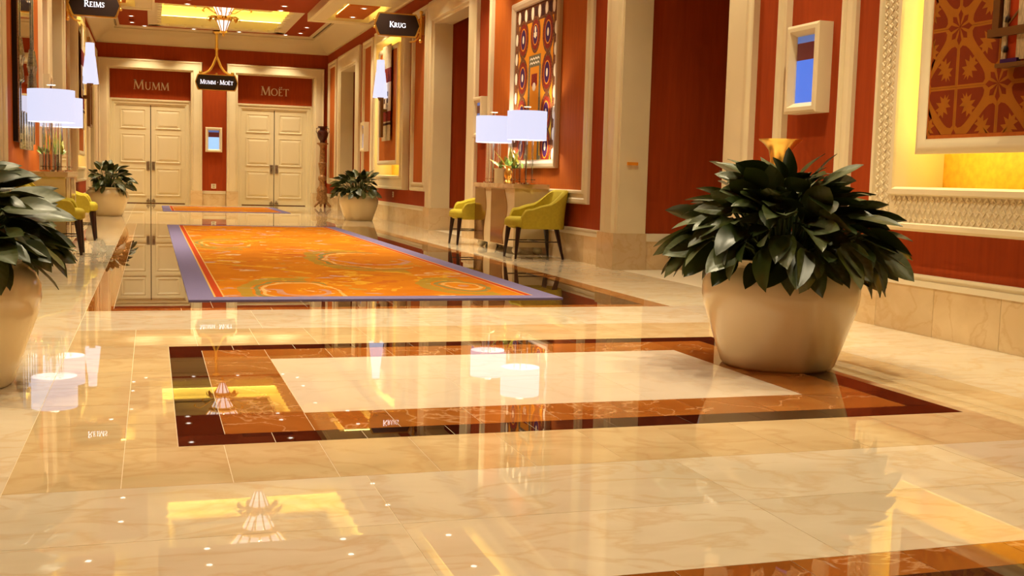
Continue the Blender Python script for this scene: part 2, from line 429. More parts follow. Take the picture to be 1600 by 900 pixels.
# carpet bay behind / near camera
area(FX0,FX1,2.40,2.57,T,.2,'mar_brown')
area(FX0,FX0+.18,YB,2.40,.2,2.1,'mar_brown'); area(FX1-.18,FX1,YB,2.40,.2,2.1,'mar_brown')
area(FX0+.18,FX1-.18,YB,2.40,4.2,2.8,'mar_black')
# cross bands
area(FX0,FX1,2.57,3.66,1.13,.55,'mar_light'); area(FX0,FX1,7.35,8.36,1.13,.55,'mar_light')
# golden field round the inset
IX0, IX1, IY0, IY1 = .09, 3.53, 4.19, 6.63
XS = [FX0+T*i for i in range(14)]
XS[-1] = FX1
for i in range(13):
    slab(XS[i],XS[i+1],3.66,4.19,'mar_gold'); slab(XS[i],XS[i+1],6.63,6.99,'mar_gold'); slab(XS[i],XS[i+1],6.99,7.35,'mar_gold')
for y0,y1 in zip(span(4.19,6.63,.41)[:-1], span(4.19,6.63,.41)[1:]):
    for a,b in ((FX0,XS[1]),(XS[1],IX0),(IX1,XS[12]),(XS[12],FX1)):
        slab(a,b,y0,y1,'mar_gold')
# inset: dark border, rust border, pale centre
DX0, DX1, DY0, DY1 = .265, 3.355, 4.36, 6.46
WX0, WX1, WY0, WY1 = .61, 3.01, 4.70, 6.12
XD = [IX0]+[.44+T*i for i in range(9)]; XD[-1] = IX1
for a,b in zip(XD[:-1],XD[1:]):
    slab(a,b,IY0,DY0,'mar_dark'); slab(a,b,DY1,IY1,'mar_dark')
for y0,y1 in zip(span(DY0,DY1,.35)[:-1],span(DY0,DY1,.35)[1:]):
    slab(IX0,DX0,y0,y1,'mar_dark'); slab(DX1,IX1,y0,y1,'mar_dark')
XB = span(DX0,DX1,T)
for a,b in zip(XB[:-1],XB[1:]):
    slab(a,b,DY0,WY0,'mar_brown'); slab(a,b,WY1,DY1,'mar_brown')
for y0,y1 in zip(span(WY0,WY1,.71)[:-1],span(WY0,WY1,.71)[1:]):
    slab(DX0,WX0,y0,y1,'mar_brown'); slab(WX1,DX1,y0,y1,'mar_brown')
area(WX0,WX1,WY0,WY1,.80,.71,'mar_white')
# carpet bay: rust strip, dark surround, carpet
CX0, CX1, CY0, CY1 = .27, 3.34, 8.95, 21.5
area(FX0,FX1,8.36,8.50,.69,.2,'mar_brown')
area(FX0,FX0+.18,8.50,12.0,.2,.7,'mar_brown'); area(FX1-.18,FX1,8.50,12.0,.2,.7,'mar_brown')
area(FX0,FX0+.18,12.0,22.0,.2,2.5,'mar_brown'); area(FX1-.18,FX1,12.0,22.0,.2,2.5,'mar_brown')
area(FX0+.18,FX1-.18,8.50,CY0,.69,.5,'mar_black')
area(FX0+.18,CX0,CY0,21.9,.6,2.6,'mar_black'); area(CX1,FX1-.18,CY0,21.9,.6,2.6,'mar_black')
slab(CX0,CX1,CY0,CY1,'mar_black'); slab(CX0,CX1,CY1,21.9,'mar_black')
area(FX0,FX1,21.9+.1,23.1,2.25,1.1,'mar_light'); slab(FX0+.18,FX1-.18,21.9,22.0,'mar_brown')
area(FX0,FX1,23.1,27.1,1.13,1.34,'mar_gold'); area(FX0,FX1,27.1,28.2,2.25,1.1,'mar_light')
area(FX0,FX1,28.2,YF+.5,2.25,2.4,'mar_gold')

def carpet(name,label,x0,x1,y0,y1):
    t = thing(name,label,'carpet',((x0+x1)/2,y0,0))
    bw = .20
    for q in ((x0,x1,y0,y0+bw*1.05),(x0,x1,y1-bw,y1),(x0,x0+bw,y0+bw*1.05,y1-bw),(x1-bw,x1,y0+bw*1.05,y1-bw)):
        MB().box(*q,0.0006,.010).build('border',M['blue'],t,world=True)
    for k,(a,b,m) in enumerate(((bw,.015,'cargold'),(bw+.015,.055,'carred'),(bw+.07,.012,'cargold'))):
        mb = MB()
        for q in ((x0+a,x0+a+b,y0+bw*1.05,y1-bw),(x1-a-b,x1-a,y0+bw*1.05,y1-bw)): mb.box(*q,.0006,.0104)
        mb.build('stripe',M[m],t,world=True)
    MB().box(x0+bw+.082,x1-bw-.082,y0+bw*1.05,y1-bw,.0006,.0102).build('field',M['carpet'],t,world=True)
carpet('corridor_carpet','long orange floral carpet with blue border down the corridor middle',CX0,CX1,CY0,CY1)
carpet('doorway_carpet','small far carpet with blue border before the two double doors',CX0,CX1,28.7,33.0)

# ------------------------------------------------------------------ walls
def nichehole(c): return (c-1.39, c+1.39, 1.01, 4.04)
def wall(name, fn, y0, y1, doors, niches):
    holes = [(a,b,-.05,DTOP) for a,b in doors]+[nichehole(c) for c in niches]
    mb = MB()
    def put(m,a0,a1,b0,b1):
        p = fn(a0,b0,0); q = fn(a1,b1,-TH); m.box(p[0],q[0],p[1],q[1],p[2],q[2])
    gridholes(mb,y0,y1,-.1,5.1,holes,put)
    return S(mb.build(name,M['red']))
wR = wall('wall_right',FR,YB,YF+1.2,DOORS,[NICHE['near'],NICHE['far']])
wL = wall('wall_left',FL,YB,YF+1.2,DOORS,[NICHE['far']])
# end wall with two door alcoves
ALC = [(-1.16,1.13),(2.45,4.72)]
mb = MB()
def putE(m,a0,a1,b0,b1): m.box(a0,a1,YF,YF+.40,b0,b1)
gridholes(mb,XL,XR,-.1,5.1,[(a,b,-.05,3.95) for a,b in ALC],putE); wE = S(mb.build('wall_far',M['red']))
S(MB().box(XL-.3,XR+.3,YB-.3,YB,-.1,5.1).build('wall_back',M['cream']))

# passages behind the doorways
for side,fn,ds in ((1,FR,DOORS),(-1,FL,DOORS)):
    for k,(a,b) in enumerate(ds):
        p = MB()
        def bb(m,u0,u1,v0,v1,d0,d1):
            A = fn(u0,v0,d0); B = fn(u1,v1,d1); m.box(A[0],B[0],A[1],B[1],A[2],B[2])
        bb(p,b+.02,b+.12,-.1,4.3,-TH,-2.6); bb(p,a-.12,a-.02,-.1,4.3,-TH,-2.6)
        bb(p,a-.12,b+.12,-.1,4.3,-2.6,-2.7); bb(p,a-.12,b+.12,4.2,4.3,-TH,-2.6)
        o = S(p.build('wall_%s_passage_%d' % ('right' if side>0 else 'left',k+1),M['red']))
        q = MB(); bb(q,b-.005,b+.03,0,ZB-.09,-TH,-2.59); bb(q,a-.03,a+.005,0,ZB-.09,-TH,-2.59)
        q.build('marble_base',M['mar_base'],o)
        q = MB(); bb(q,b-.02,b+.03,ZB-.09,ZB-.02,-TH,-2.59); bb(q,a-.03,a+.02,ZB-.09,ZB-.02,-TH,-2.59)
        bb(q,b-.012,b+.03,ZB-.02,ZB,-TH,-2.59)
        q.build('base_cap',M['white'],o)

# ------------------------------------------------------------------ mouldings
CAS = [(0,0),(0,.06),(.03,.085),(.07,.085),(.09,.07),(.14,.07),(.30,.095),(.38,.095),(.40,.06),(.455,.06),(.455,-.01)]
def casing(fn,a,b,top=DTOP,reveal=TH,w=.46):
    o = S(rectframe(MB(),a-w,b+w,ZB,top+w*.76,fn,[(t*w/.46,d) for t,d in CAS],True).build(trimname(),M['cream'],smooth=True))
    rv = MB()
    def bb(u0,u1,v0,v1,d0,d1):
        A = fn(u0,v0,d0); B = fn(u1,v1,d1); rv.box(A[0],B[0],A[1],B[1],A[2],B[2])
    bb(a-.02,a+.012,ZB,top,.05,-reveal); bb(b-.012,b+.02,ZB,top,.05,-reveal); bb(a-.02,b+.02,top-.10 if w>.4 else top-.03,top+.02,.05,-reveal)
    rv.build('reveal',M['cream'],o)
    for q in ((a-w-.01,a+.025),(b-.025,b+w+.01)):
        pl = MB(); A = fn(q[0],0,.105); B = fn(q[1],ZB,-reveal-.01); pl.box(A[0],B[0],A[1],B[1],A[2],B[2])
        pl.build('plinth',M['mar_base'],o)
    return o
PAN = [(0,0),(0,.035),(.02,.055),(.06,.055),(.075,.035),(.12,.035),(.135,.055),(.16,.055),(.175,.0)]
def panel(fn,a,b,z0=.72,z1=4.33,infill='orange'):
    o = S(rectframe(MB(),a,b,z0,z1,fn,PAN).build(trimname(),M['cream'],smooth=True))
    q = MB(); A = fn(a+.17,z0+.17,.006); B = fn(b-.17,z1-.17,-.02); q.box(A[0],B[0],A[1],B[1],A[2],B[2])
    q.build('panel_infill',M[infill],o)
    return o
for a,b in DOORS: casing(FR,a,b)
for a,b in DOORS: casing(FL,a,b)
PR = [(32.9,34.45),(27.25,28.60),(21.58,22.92),(12.92,17.33),(7.50,8.62)]
for a,b in PR: panel(FR,a,b,infill='red' if b < 9 else 'orange')
for a,b in PR: panel(FL,a,b,infill='red' if b < 9 else 'orange')

# baseboards: marble slabs + cap
def baseboard(name,fn,runs,step):
    root = None
    for a,b in runs:
        us = span(a,b,step)
        cap = MB()
        A = fn(a,ZB-.085,.032); B = fn(b,ZB-.045,-.01); cap.box(A[0],B[0],A[1],B[1],A[2],B[2])
        A = fn(a,ZB-.045,.022); B = fn(b,ZB-.02,-.01); cap.box(A[0],B[0],A[1],B[1],A[2],B[2])
        A = fn(a,ZB-.02,.034); B = fn(b,ZB,-.01); cap.box(A[0],B[0],A[1],B[1],A[2],B[2])
        if root is None: root = S(cap.build(name,M['white']))
        else: cap.build('cap',M['white'],root)
        for u,v in zip(us[:-1],us[1:]):
            m_ = MB(); A = fn(u+.0015,0,.025); B = fn(v-.0015,ZB-.085,-.01); m_.box(A[0],B[0],A[1],B[1],A[2],B[2])
            m_.build('marble_slab',M['mar_base'],root)
    return root
wd = .47
baseboard('baseboard_right',FR,[(DOORS[2][1]+wd,YF),(DOORS[1][1]+wd,DOORS[2][0]-wd),(DOORS[0][1]+wd,DOORS[1][0]-wd),(.0,DOORS[0][0]-wd),(YB,0)],.62)
baseboard('baseboard_left',FL,[(DOORS[2][1]+wd,YF),(DOORS[1][1]+wd,DOORS[2][0]-wd),(DOORS[0][1]+wd,DOORS[1][0]-wd),(YB,DOORS[0][0]-wd)],1.2)
baseboard('baseboard_far',FE,[(1.46,2.12)],.7)

# far doors ------------------------------------------------------
for k,(a,b) in enumerate(ALC):
    casing(FE,a,b,3.95,.45,.31)
    d = S(MB().box(a-.01,b+.01,35.22,35.30,3.07,3.97).build('door_%d' % (k+1),M['red']))      # transom panel
    fr = MB(); rectframe(fr,a,b,0,3.07,lambda u,v,dd: (u,35.30-dd,v),[(0,0),(0,.08),(.05,.08),(.06,.05),(.13,.05),(.145,.03),(.17,.03),(.17,-.05)],True)
    fr.build('door_frame',M['creamd'],d)
    mid = (a+b)/2
    for s_ in (-1,1):
        x0, x1 = (a+.17,mid-.012) if s_<0 else (mid+.012,b-.17)
        lf = MB().box(x0,x1,35.30,35.36,.02,2.90).build('door_leaf',M['creamd'],d)
        for z0,z1 in ((.22,1.06),(1.20,2.06),(2.20,2.78)):
            fp = lambda u,v,dd: (u,35.30-dd,v)
            pm = rectframe(MB(),x0+.12,x1-.12,z0,z1,fp,[(0,0),(0,.018),(.025,.022),(.04,.008),(.05,.004),(.11,.024),(.12,.024)])
            pm.box(x0+.24,x1-.24,35.276,35.30,z0+.12,z1-.12)
            pm.build('raised_panel',M['creamd'],lf)
        hx = mid+s_*.075
        h = MB().box(hx-.045,hx+.045,35.285,35.30,.98,1.24)
        h.tube([(hx,35.285,1.16),(hx,35.22,1.16),(hx,35.22,1.04),(hx,35.285,1.04)],.014)
        h.build('door_handle',M['nickel'],lf)
        bt = MB().box(hx-.05,hx+.05,35.27,35.30,.04,.10); bt.lathe([(.02,0),(.02,.06)],(hx,35.26,.08),10)
        bt.build('foot_bolt',M['nickel'],lf)
    MB().box(mid-.012,mid+.012,35.33,35.36,.0,2.90).build('gap_strip',M['vent'],d)
S(MB().box(XL,XR,35.36,35.5,-.1,5.1).build('wall_far_backing',M['red']))

# ------------------------------------------------------------------ ceiling
ZC = 5.05
ce = S(MB().box(XL-.4,XR+.4,YB-.3,YF+.5,5.98,6.1).build('ceiling',M['cream']))
COFF = []   # raised bays (y0,y1, coffer y0,y1)
RAISED = [(27.4,YF,27.95,33.75),(17.6,22.4,18.0,22.0),(7.8,12.6,8.2,12.2),(YB,2.8,-2.0,2.4)]
CXa, CXb = -.06, 3.68
led_objs = []
for k,(y0,y1,c0,c1) in enumerate(RAISED):
    mb = MB()
    gridholes(mb,XL,XR,y0,y1,[(CXa,CXb,c0,c1)],lambda m,a0,a1,b0,b1: m.box(a0,a1,b0,b1,ZC,ZC+.06))
    mb.build('raised_bay_soffit',M['ceilred'],ce)
    # scalloped cream band round the opening
    def scal(s): return .20+.13*abs(math.sin(PI*s/.46))
    mb = MB()
    n1 = 120
    for (p0,p1,nrm) in (((CXa,c0),(CXb,c0),(0,1)),((CXb,c1),(CXa,c1),(0,-1)),((CXa,c1),(CXa,c0),(1,0)),((CXb,c0),(CXb,c1),(-1,0))):
        Ln = math.hypot(p1[0]-p0[0],p1[1]-p0[1]); vs = []; fs = []
        for i in range(n1+1):
            t = i/n1; x = p0[0]+(p1[0]-p0[0])*t; y = p0[1]+(p1[1]-p0[1])*t; o_ = scal(t*Ln)
            for z in (ZC-.025,ZC+.03):
                vs.append((x-nrm[0]*.02,y-nrm[1]*.02,z)); vs.append((x+nrm[0]*o_,y+nrm[1]*o_,z))
        for i in range(n1):
            q = 4*i
            fs += [(q,q+1,q+5,q+4),(q+2,q+6,q+7,q+3),(q+1,q+3,q+7,q+5),(q,q+4,q+6,q+2)]
        mb.add(vs,fs)
    mb.build('scalloped_band',M['cream'],ce)
    # coffer box
    cb = MB(); t_ = .04
    for q in ((CXa-t_,CXa,c0,c1,ZC+.06,5.30),(CXb,CXb+t_,c0,c1,ZC+.06,5.30),(CXa,CXb,c0-t_,c0,ZC+.06,5.30),(CXa,CXb,c1,c1+t_,ZC+.06,5.30)): cb.box(*q)
    e_ = .30
    gridholes(cb,CXa-e_,CXb+e_,c0-e_,c1+e_,[(CXa,CXb,c0,c1)],lambda m,a0,a1,b0,b1: m.box(a0,a1,b0,b1,5.30,5.33))
    for q in ((CXa-e_-t_,CXa-e_,c0-e_,c1+e_,5.30,5.72),(CXb+e_,CXb+e_+t_,c0-e_,c1+e_,5.30,5.72),(CXa-e_,CXb+e_,c0-e_-t_,c0-e_,5.30,5.72),(CXa-e_,CXb+e_,c1+e_,c1+e_+t_,5.30,5.72)): cb.box(*q)
    i0,i1,j0,j1 = CXa+.45,CXb-.45,c0+.45,c1-.45
    gridholes(cb,CXa-e_,CXb+e_,c0-e_,c1+e_,[(i0,i1,j0,j1)],lambda m,a0,a1,b0,b1: m.box(a0,a1,b0,b1,5.62,5.66))
    rectframe(cb,i0-.12,i1+.12,j0-.12,j1+.12,lambda u,v,d: (u,v,5.62-d),[(0,0),(0,.03),(.05,.05),(.09,.02),(.12,.02),(.12,-.30)])
    cb.box(i0-.02,i1+.02,j0-.02,j1+.02,5.92,5.96)
    cb.build('coffer',M['cream'],ce)
    lb = MB()
    for q in ((CXa-.2,CXa-.14,c0,c1),(CXb+.14,CXb+.2,c0,c1),(CXa,CXb,c0-.2,c0-.14),(CXa,CXb,c1+.14,c1+.2)): lb.box(*q,5.33,5.36)
    lb.build('cove_led_strip',M['led'],ce)
    # crown
    prof = [(0,4.60),(.03,4.60),(.03,4.64),(.05,4.66),(.10,4.70),(.22,4.82),(.40,4.93),(.52,4.97),(.52,5.00),(.60,5.00),(.66,5.055)]
    end = (k == 0)
    cm = MB()
    def ringo(fns):
        m_ = len(prof); vs = [f(t,d) for f in fns for t,d in prof]
        cm.add(vs,[(i*m_+q,(i+1)*m_+q,(i+1)*m_+q+1,i*m_+q+1) for i in range(len(fns)-1) for q in range(m_-1)])
    if end:
        ringo([lambda t,d: (XL+t,y0,d),lambda t,d: (XL+t,YF-t,d),lambda t,d: (XR-t,YF-t,d),lambda t,d: (XR-t,y0,d)])
    else:
        ringo([lambda t,d: (XL+t,y0,d),lambda t,d: (XL+t,y1,d)]); ringo([lambda t,d: (XR-t,y0,d),lambda t,d: (XR-t,y1,d)])
    cm.build('crown_moulding',M['crownm'],ce,smooth=True)
    vb = MB()
    ye = y1-.9 if end else y1
    for X,s_ in ((XL+.57,1),(XR-.57,-1)):
        vb.box(X-.02,X-.008,y0+.1,ye,4.992,5.01); vb.box(X+.008,X+.02,y0+.1,ye,4.992,5.01)
    vb.build('air_slot',M['vent'],ce)
for k,c in enumerate(BAYS):
    y0,y1 = c-2.5,c+2.5
    MB().box(.08,3.54,y0,y1,4.79,4.86).build('soffit_center',M['ceilred'],ce)
    for sx in (1,-1):
        X0,X1 = (3.54,XR) if sx>0 else (XL,.08)
        hx0,hx1 = (3.95,4.95) if sx>0 else (2*XC-4.95,2*XC-3.95)
        hy0,hy1 = c-.5,c+2.25
        bx = MB()
        gridholes(bx,X0,X1,y0,y1,[(hx0,hx1,hy0,hy1)],lambda m,a0,a1,b0,b1: m.box(a0,a1,b0,b1,4.63,4.90))
        bx.box(hx0-.1,hx1+.1,hy0-.1,hy1+.1,4.96,5.0)
        bx.box(hx0-.1,hx0-.06,hy0-.1,hy1+.1,4.88,4.98).box(hx1+.06,hx1+.1,hy0-.1,hy1+.1,4.88,4.98)
        bx.box(hx0-.1,hx1+.1,hy0-.1,hy0-.06,4.88,4.98).box(hx0-.1,hx1+.1,hy1+.06,hy1+.1,4.88,4.98)
        bx.build('side_soffit',M['crownm'],ce)
        rectframe(MB(),X0,X1,y0,y1,lambda u,v,d: (u,v,4.63-d),[(0,0),(0,.03),(.05,.03),(.08,.01),(.10,.01),(.10,0)]).build('soffit_moulding',M['cream'],ce)
        px0,px1 = hx0+.20,hx1-.14
        if sx<0: px0,px1 = hx0+.14,hx1-.20
        MB().box(px0,px1,hy0+.55,hy1-.1,4.69,4.74).build('soffit_panel',M['ceilorange'],ce)
        lb = MB().box(px0+.02,px0+.06,hy0+.6,hy1-.2,4.745,4.77).box(px1-.06,px1-.02,hy0+.6,hy1-.2,4.745,4.77).box(px0,px1,hy0+.57,hy0+.61,4.745,4.77)
        lb.build('cove_led_strip',M['led'],ce)
MB().box(1.9,3.0,24.9,25.25,4.782,4.80).build('ceiling_grille',M['grille'],ce)
for x in (-.5,4.12): MB().box(x-.06,x+.06,32.75,32.95,5.035,5.06).build('smoke_sensor',M['grille'],ce)

# ------------------------------------------------------------------ downlights
dl_n = [0]
ring_me = None
sl = bpy.data.lights.new('downlight_lamp','SPOT'); sl.energy = SPOT_W; sl.color = SPOT_COL; sl.spot_size = math.radians(92); sl.spot_blend = .7; sl.shadow_soft_size = .07
ring0 = disc0 = None
def downlight(x,y,z,label,group,tilt=None):
    global ring0, disc0
    t = thing('recessed_downlight',label,'downlight',(x,y,z),group)
    if ring0 is None:
        ring0 = MB().lathe([(.047,-.004),(.078,-.006),(.083,0),(.047,0)],(0,0,0),20,hollow=True).build('trim_ring',M['white'],t,smooth=True)
        disc0 = MB().lathe([(0.0,-.0035),(.047,-.0035),(.047,-.001)],(0,0,0),20).build('lens',M['dl'],t)
    else:
        for q in (ring0,disc0):
            o = bpy.data.objects.new(q.name.split('.')[0],q.data); COL.objects.link(o); o.parent = t
    lo = bpy.data.objects.new('downlight_lamp',sl); COL.objects.link(lo); lo.parent = t; lo.location = (0,0,-.03)
    if tilt: lo.rotation_euler = tilt
for x in (-.5,4.13):
    sd = 'left' if x<1 else 'right'
    for y,nm in ((33.48,'nearest the end wall, beside the scalloped coffer'),(32.1,'second from the end wall, beside the scalloped coffer'),(29.6,'beside the scalloped coffer, above the far side doorway')):
        downlight(x,y,ZC,'round ceiling downlight on the %s, %s' % (sd,nm),'downlights in the red ceiling border')
for x,nm in ((-.17,'far left'),(1.17,'left of centre'),(2.44,'right of centre'),(3.77,'far right')):
    downlight(x,34.1,ZC,'round downlight in row over the double doors, %s' % nm,'downlights over the double doors')
for k,c in enumerate(BAYS):
    where = ('in the red soffit before the chandelier','in the red soffit above the long carpet','in the red soffit over the inset floor')[k]
    for x in (.80,2.90):
        for y in (c-.3,c+1.6,c+2.35):
            downlight(x,y,4.79,'round downlight %s, %s side, %s' % (where,'left' if x<1.8 else 'right',{-.3:'nearest',1.6:'middle',2.35:'farthest'}[round(y-c,2)]),'downlights in the red soffits')
    for x in (4.51,2*XC-4.51):
        for y in (c+.38,c+1.87):
            downlight(x,y,4.69,'round downlight in orange %s side ceiling panel %s, %s one' % ('left' if x<1 else 'right',('by the signs','over the console','over the near planter')[k],'near' if y<c+1 else 'far'),'downlights in the orange side panels')
for k,(y0,y1,c0,c1) in enumerate(RAISED[1:]):
    for x in (-.52,4.14):
        for y in (c0+.5,(c0+c1)/2,c1-.5):
            downlight(x,y,ZC,'overhead downlight on the %s, %s of three beside coffer over %s' % ('left' if x<1 else 'right','nearest' if y<c0+1 else ('middle' if y<c1-1 else 'farthest'),('the second chandelier','the near right doorway','the camera')[k]),'downlights overhead out of frame')

# ------------------------------------------------------------------ lettering
def stroke(pts,ws):
    """polygon quads along polyline with widths"""
    out = []; n = len(pts)
    L_ = []; R_ = []
    for i,(x,y) in enumerate(pts):
        a = pts[max(i-1,0)]; b = pts[min(i+1,n-1)]; dx,dy = b[0]-a[0],b[1]-a[1]; l = math.hypot(dx,dy) or 1
        nx,ny = -dy/l,dx/l; w_ = ws[i] if isinstance(ws,(list,tuple)) else ws
        L_.append((x+nx*w_/2,y+ny*w_/2)); R_.append((x-nx*w_/2,y-ny*w_/2))
    for i in range(n-1): out.append([L_[i],L_[i+1],R_[i+1],R_[i]])
    return out
def arc(cx,cy,rx,ry,a0,a1,n=14,tk=.15,tn=.07):
    pts = []; ws = []
    for i in range(n+1):
        a = math.radians(a0+(a1-a0)*i/n); pts.append((cx+rx*math.cos(a),cy+ry*math.sin(a))); ws.append(tn+(tk-tn)*abs(math.cos(a)))
    return stroke(pts,ws)
def ser(x,y,w_=.24,h=.05): return [[(x-w_/2,y-h/2),(x+w_/2,y-h/2),(x+w_/2,y+h/2),(x-w_/2,y+h/2)]]
TK,TN = .15,.075
def glyph(c):
    if c == 'M': return 1.12, stroke([(.14,0),(.20,.98)],TN)+stroke([(.20,1),(.55,.04)],TK)+stroke([(.55,.04),(.90,1)],TN)+stroke([(.91,1),(.98,0)],TK)+ser(.14,.025)+ser(.98,.025)+ser(.16,.975,.18)+ser(.96,.975,.18)
    if c == 'U': return .90, stroke([(.2,1),(.2,.36)],TK)+arc(.46,.36,.26,.34,180,360,14,.13,.09)+stroke([(.72,1),(.72,.34)],TN)+ser(.2,.975)+ser(.72,.975,.2)
    if c == 'O': return 1.0, arc(.5,.5,.40,.47,0,360,28)
    if c == 'E' or c == 'Ë':
        q = stroke([(.2,0),(.2,1)],TK)+stroke([(.2,.965),(.58,.965)],.07)+stroke([(.2,.52),(.5,.52)],.07)+stroke([(.2,.035),(.62,.035)],.07)+stroke([(.58,1),(.58,.84)],.05)+stroke([(.62,0),(.62,.17)],.05)+ser(.17,.975,.2)+ser(.17,.025,.2)
        if c == 'Ë':
            for x in (.26,.5): q += [[(x-.06,1.12),(x+.06,1.12),(x+.06,1.24),(x-.06,1.24)]]
        return .72, q
    if c == 'T': return .82, stroke([(.41,0),(.41,1)],TK)+stroke([(.06,.965),(.76,.965)],.07)+stroke([(.06,1),(.06,.82)],.05)+stroke([(.76,1),(.76,.82)],.05)+ser(.41,.025)
    if c == 'R': return .84, stroke([(.2,0),(.2,1)],TK)+arc(.36,.735,.24,.235,-90,90,12,.14,.07)+stroke([(.2,.965),(.36,.965)],.07)+stroke([(.2,.5),(.38,.5)],.07)+stroke([(.36,.5),(.74,.02)],[.1,.15])+ser(.2,.025)+ser(.17,.975,.2)+ser(.76,.025,.16)
    if c == 'I': return .42, stroke([(.21,0),(.21,1)],TK)+ser(.21,.025)+ser(.21,.975)
    if c == 'S': return .62, stroke([(.52,.80),(.46,.93),(.30,.965),(.15,.87),(.14,.72),(.26,.58),(.42,.47),(.51,.33),(.47,.13),(.30,.035),(.15,.08),(.09,.22)],[.05,.07,.08,.10,.12,.14,.15,.13,.11,.08,.07,.05])+stroke([(.53,.96),(.53,.76)],.05)+stroke([(.09,.04),(.09,.26)],.05)
    if c == 'K': return .88, stroke([(.2,0),(.2,1)],TK)+stroke([(.72,.98),(.27,.5)],TN)+stroke([(.34,.56),(.80,.02)],[.13,.16])+ser(.2,.025)+ser(.2,.975)+ser(.72,.975,.18)+ser(.80,.025,.16)
    if c == 'G': return .98, arc(.5,.5,.40,.47,42,325,22)+stroke([(.82,.04),(.82,.42)],.13)+ser(.80,.43,.26)+stroke([(.80,.97),(.80,.74)],.05)
    if c == '·': return .45, [[(.16,.42),(.30,.42),(.30,.56),(.16,.56)]]
    return .4, []
def lettering(word,h,fn,uc,v0,d0,d1,name,m,parent,small=.80,flip=1,world=True):
    """small-caps word centred at uc; first letter of every word big; each letter is a part"""
    items = []; x = 0; first = True
    for ch in word:
        if ch == ' ': x += .22*h; first = True; continue
        s_ = h if first or ch == '·' else h*small
        w_,polys = glyph(ch); items.append((x,s_,polys)); x += w_*s_
        first = False
        if ch == '·': first = True
    for x0,s_,polys in items:
        mb = MB()
        for p in polys:
            pp = [(uc+flip*(x0+a*s_-x/2),v0+b*s_) for a,b in p]
            mb.prism(pp,fn,d0,d1)
        mb.build(name,m,parent,world=world)
for k,(a,b) in enumerate(ALC):
    d = bpy.data.objects['door_%d' % (k+1)]
    lettering(('MUMM','MOËT')[k],.28 if k == 0 else .27,lambda u,v,dd: (u,35.22-dd,v),(a+b)/2+(.02 if k == 0 else .0),3.34,.001,.02,'letter',M['letterm'],d)

# ------------------------------------------------------------------ signs
def plaque(w_,h):
    """outline with pointed-curved ends"""
    P_ = []
    hw,hh = w_/2,h/2
    rs = [(hw-.085,hh),(hw-.06,hh*.80),(hw-.035,hh*.45),(hw,0),(hw-.035,-hh*.45),(hw-.06,-hh*.80),(hw-.085,-hh)]
    return rs+[(-x,-y) for x,y in rs]
def sign(name,label,word,cx,Y,cz,w_,h,lh):
    t = thing(name,label,'sign',(cx,Y,cz))
    fn = lambda u,v,d: (u,-d,v)
    MB().prism(plaque(w_+.055,h+.05),fn,-.03,.03).build('gold_rim',M['gold'],t)
    MB().prism(plaque(w_,h),fn,-.04,.036).build('board',M['signblk'],t)
    lettering(word,lh,fn,0,-lh*.45,.036,.046,'letter',M['letter'],t,world=False)
    return t
s1 = sign('hanging_sign','black hanging sign reading MUMM MOËT on gold ceiling rod','MUMM · MOËT',1.81,34.1,3.565,1.16,.41,.122)
g = MB(); g.tube([(0,0,.72),(0,0,1.485)],.042,10); g.lathe([(.0,0),(.07,.02),(.07,.06),(.0,.08)],(0,0,.92),12); g.lathe([(.06,0),(.13,.06),(.03,.10)],(0,0,1.385),12)
for s_ in (-1,1):
    g.tube([(s_*.45,0,.23),(s_*.34,0,.25),(s_*.22,0,.32),(s_*.12,0,.46),(s_*.04,0,.66),(0,0,.76)],.035,8); g.sphere((s_*.45,0,.27),.05)
g.sphere((0,0,.25),.03)
g.build('gold_hanger',M['gold'],s1,smooth=True)
def bracket(t,s_,wx):
    g = MB(); X = wx
    g.tube([(X,0,.25),(X,0,-.25)],.022,8); g.sphere((X,0,.27),.04); g.sphere((X,0,-.28),.04); g.sphere((X,0,.12),.035)
    g.tube([(X,0,-.1),(X-s_*.05,0,-.22),(X-s_*.12,0,-.29),(X-s_*.22,0,-.31)],.018,8); g.tube([(X-s_*.20,0,-.20),(X-s_*.1,0,-.12),(X,0,-.12)],.016,8)
    g.tube([(X,0,.05),(X-s_*.14,0,.05)],.02,8)
    g.box(X,X+s_*.06,-.05,.05,-.16,.16)
    g.tube([(X,0,.20),(X+s_*.06,0,.20)],.02,8)
    g.build('gold_bracket',M['gold'],t,smooth=True)
    for q in ((-s_*.45,.08,.028),(-s_*.45,-.06,.028),(-s_*.37,.20,.02)): MB().sphere((q[0],0,q[1]),q[2]).build('gold_ornament',M['gold'],t,smooth=True)
s2 = sign('wall_sign','black wall sign reading KRUG on gold bracket, right wall','KRUG',4.58,22.0,3.94,.86,.40,.108); bracket(s2,1,.475)
s3 = sign('wall_sign','black wall sign reading REIMS on gold bracket, left wall','REIMS',-.97,22.0,3.935,.86,.40,.112); bracket(s3,-1,-.455)

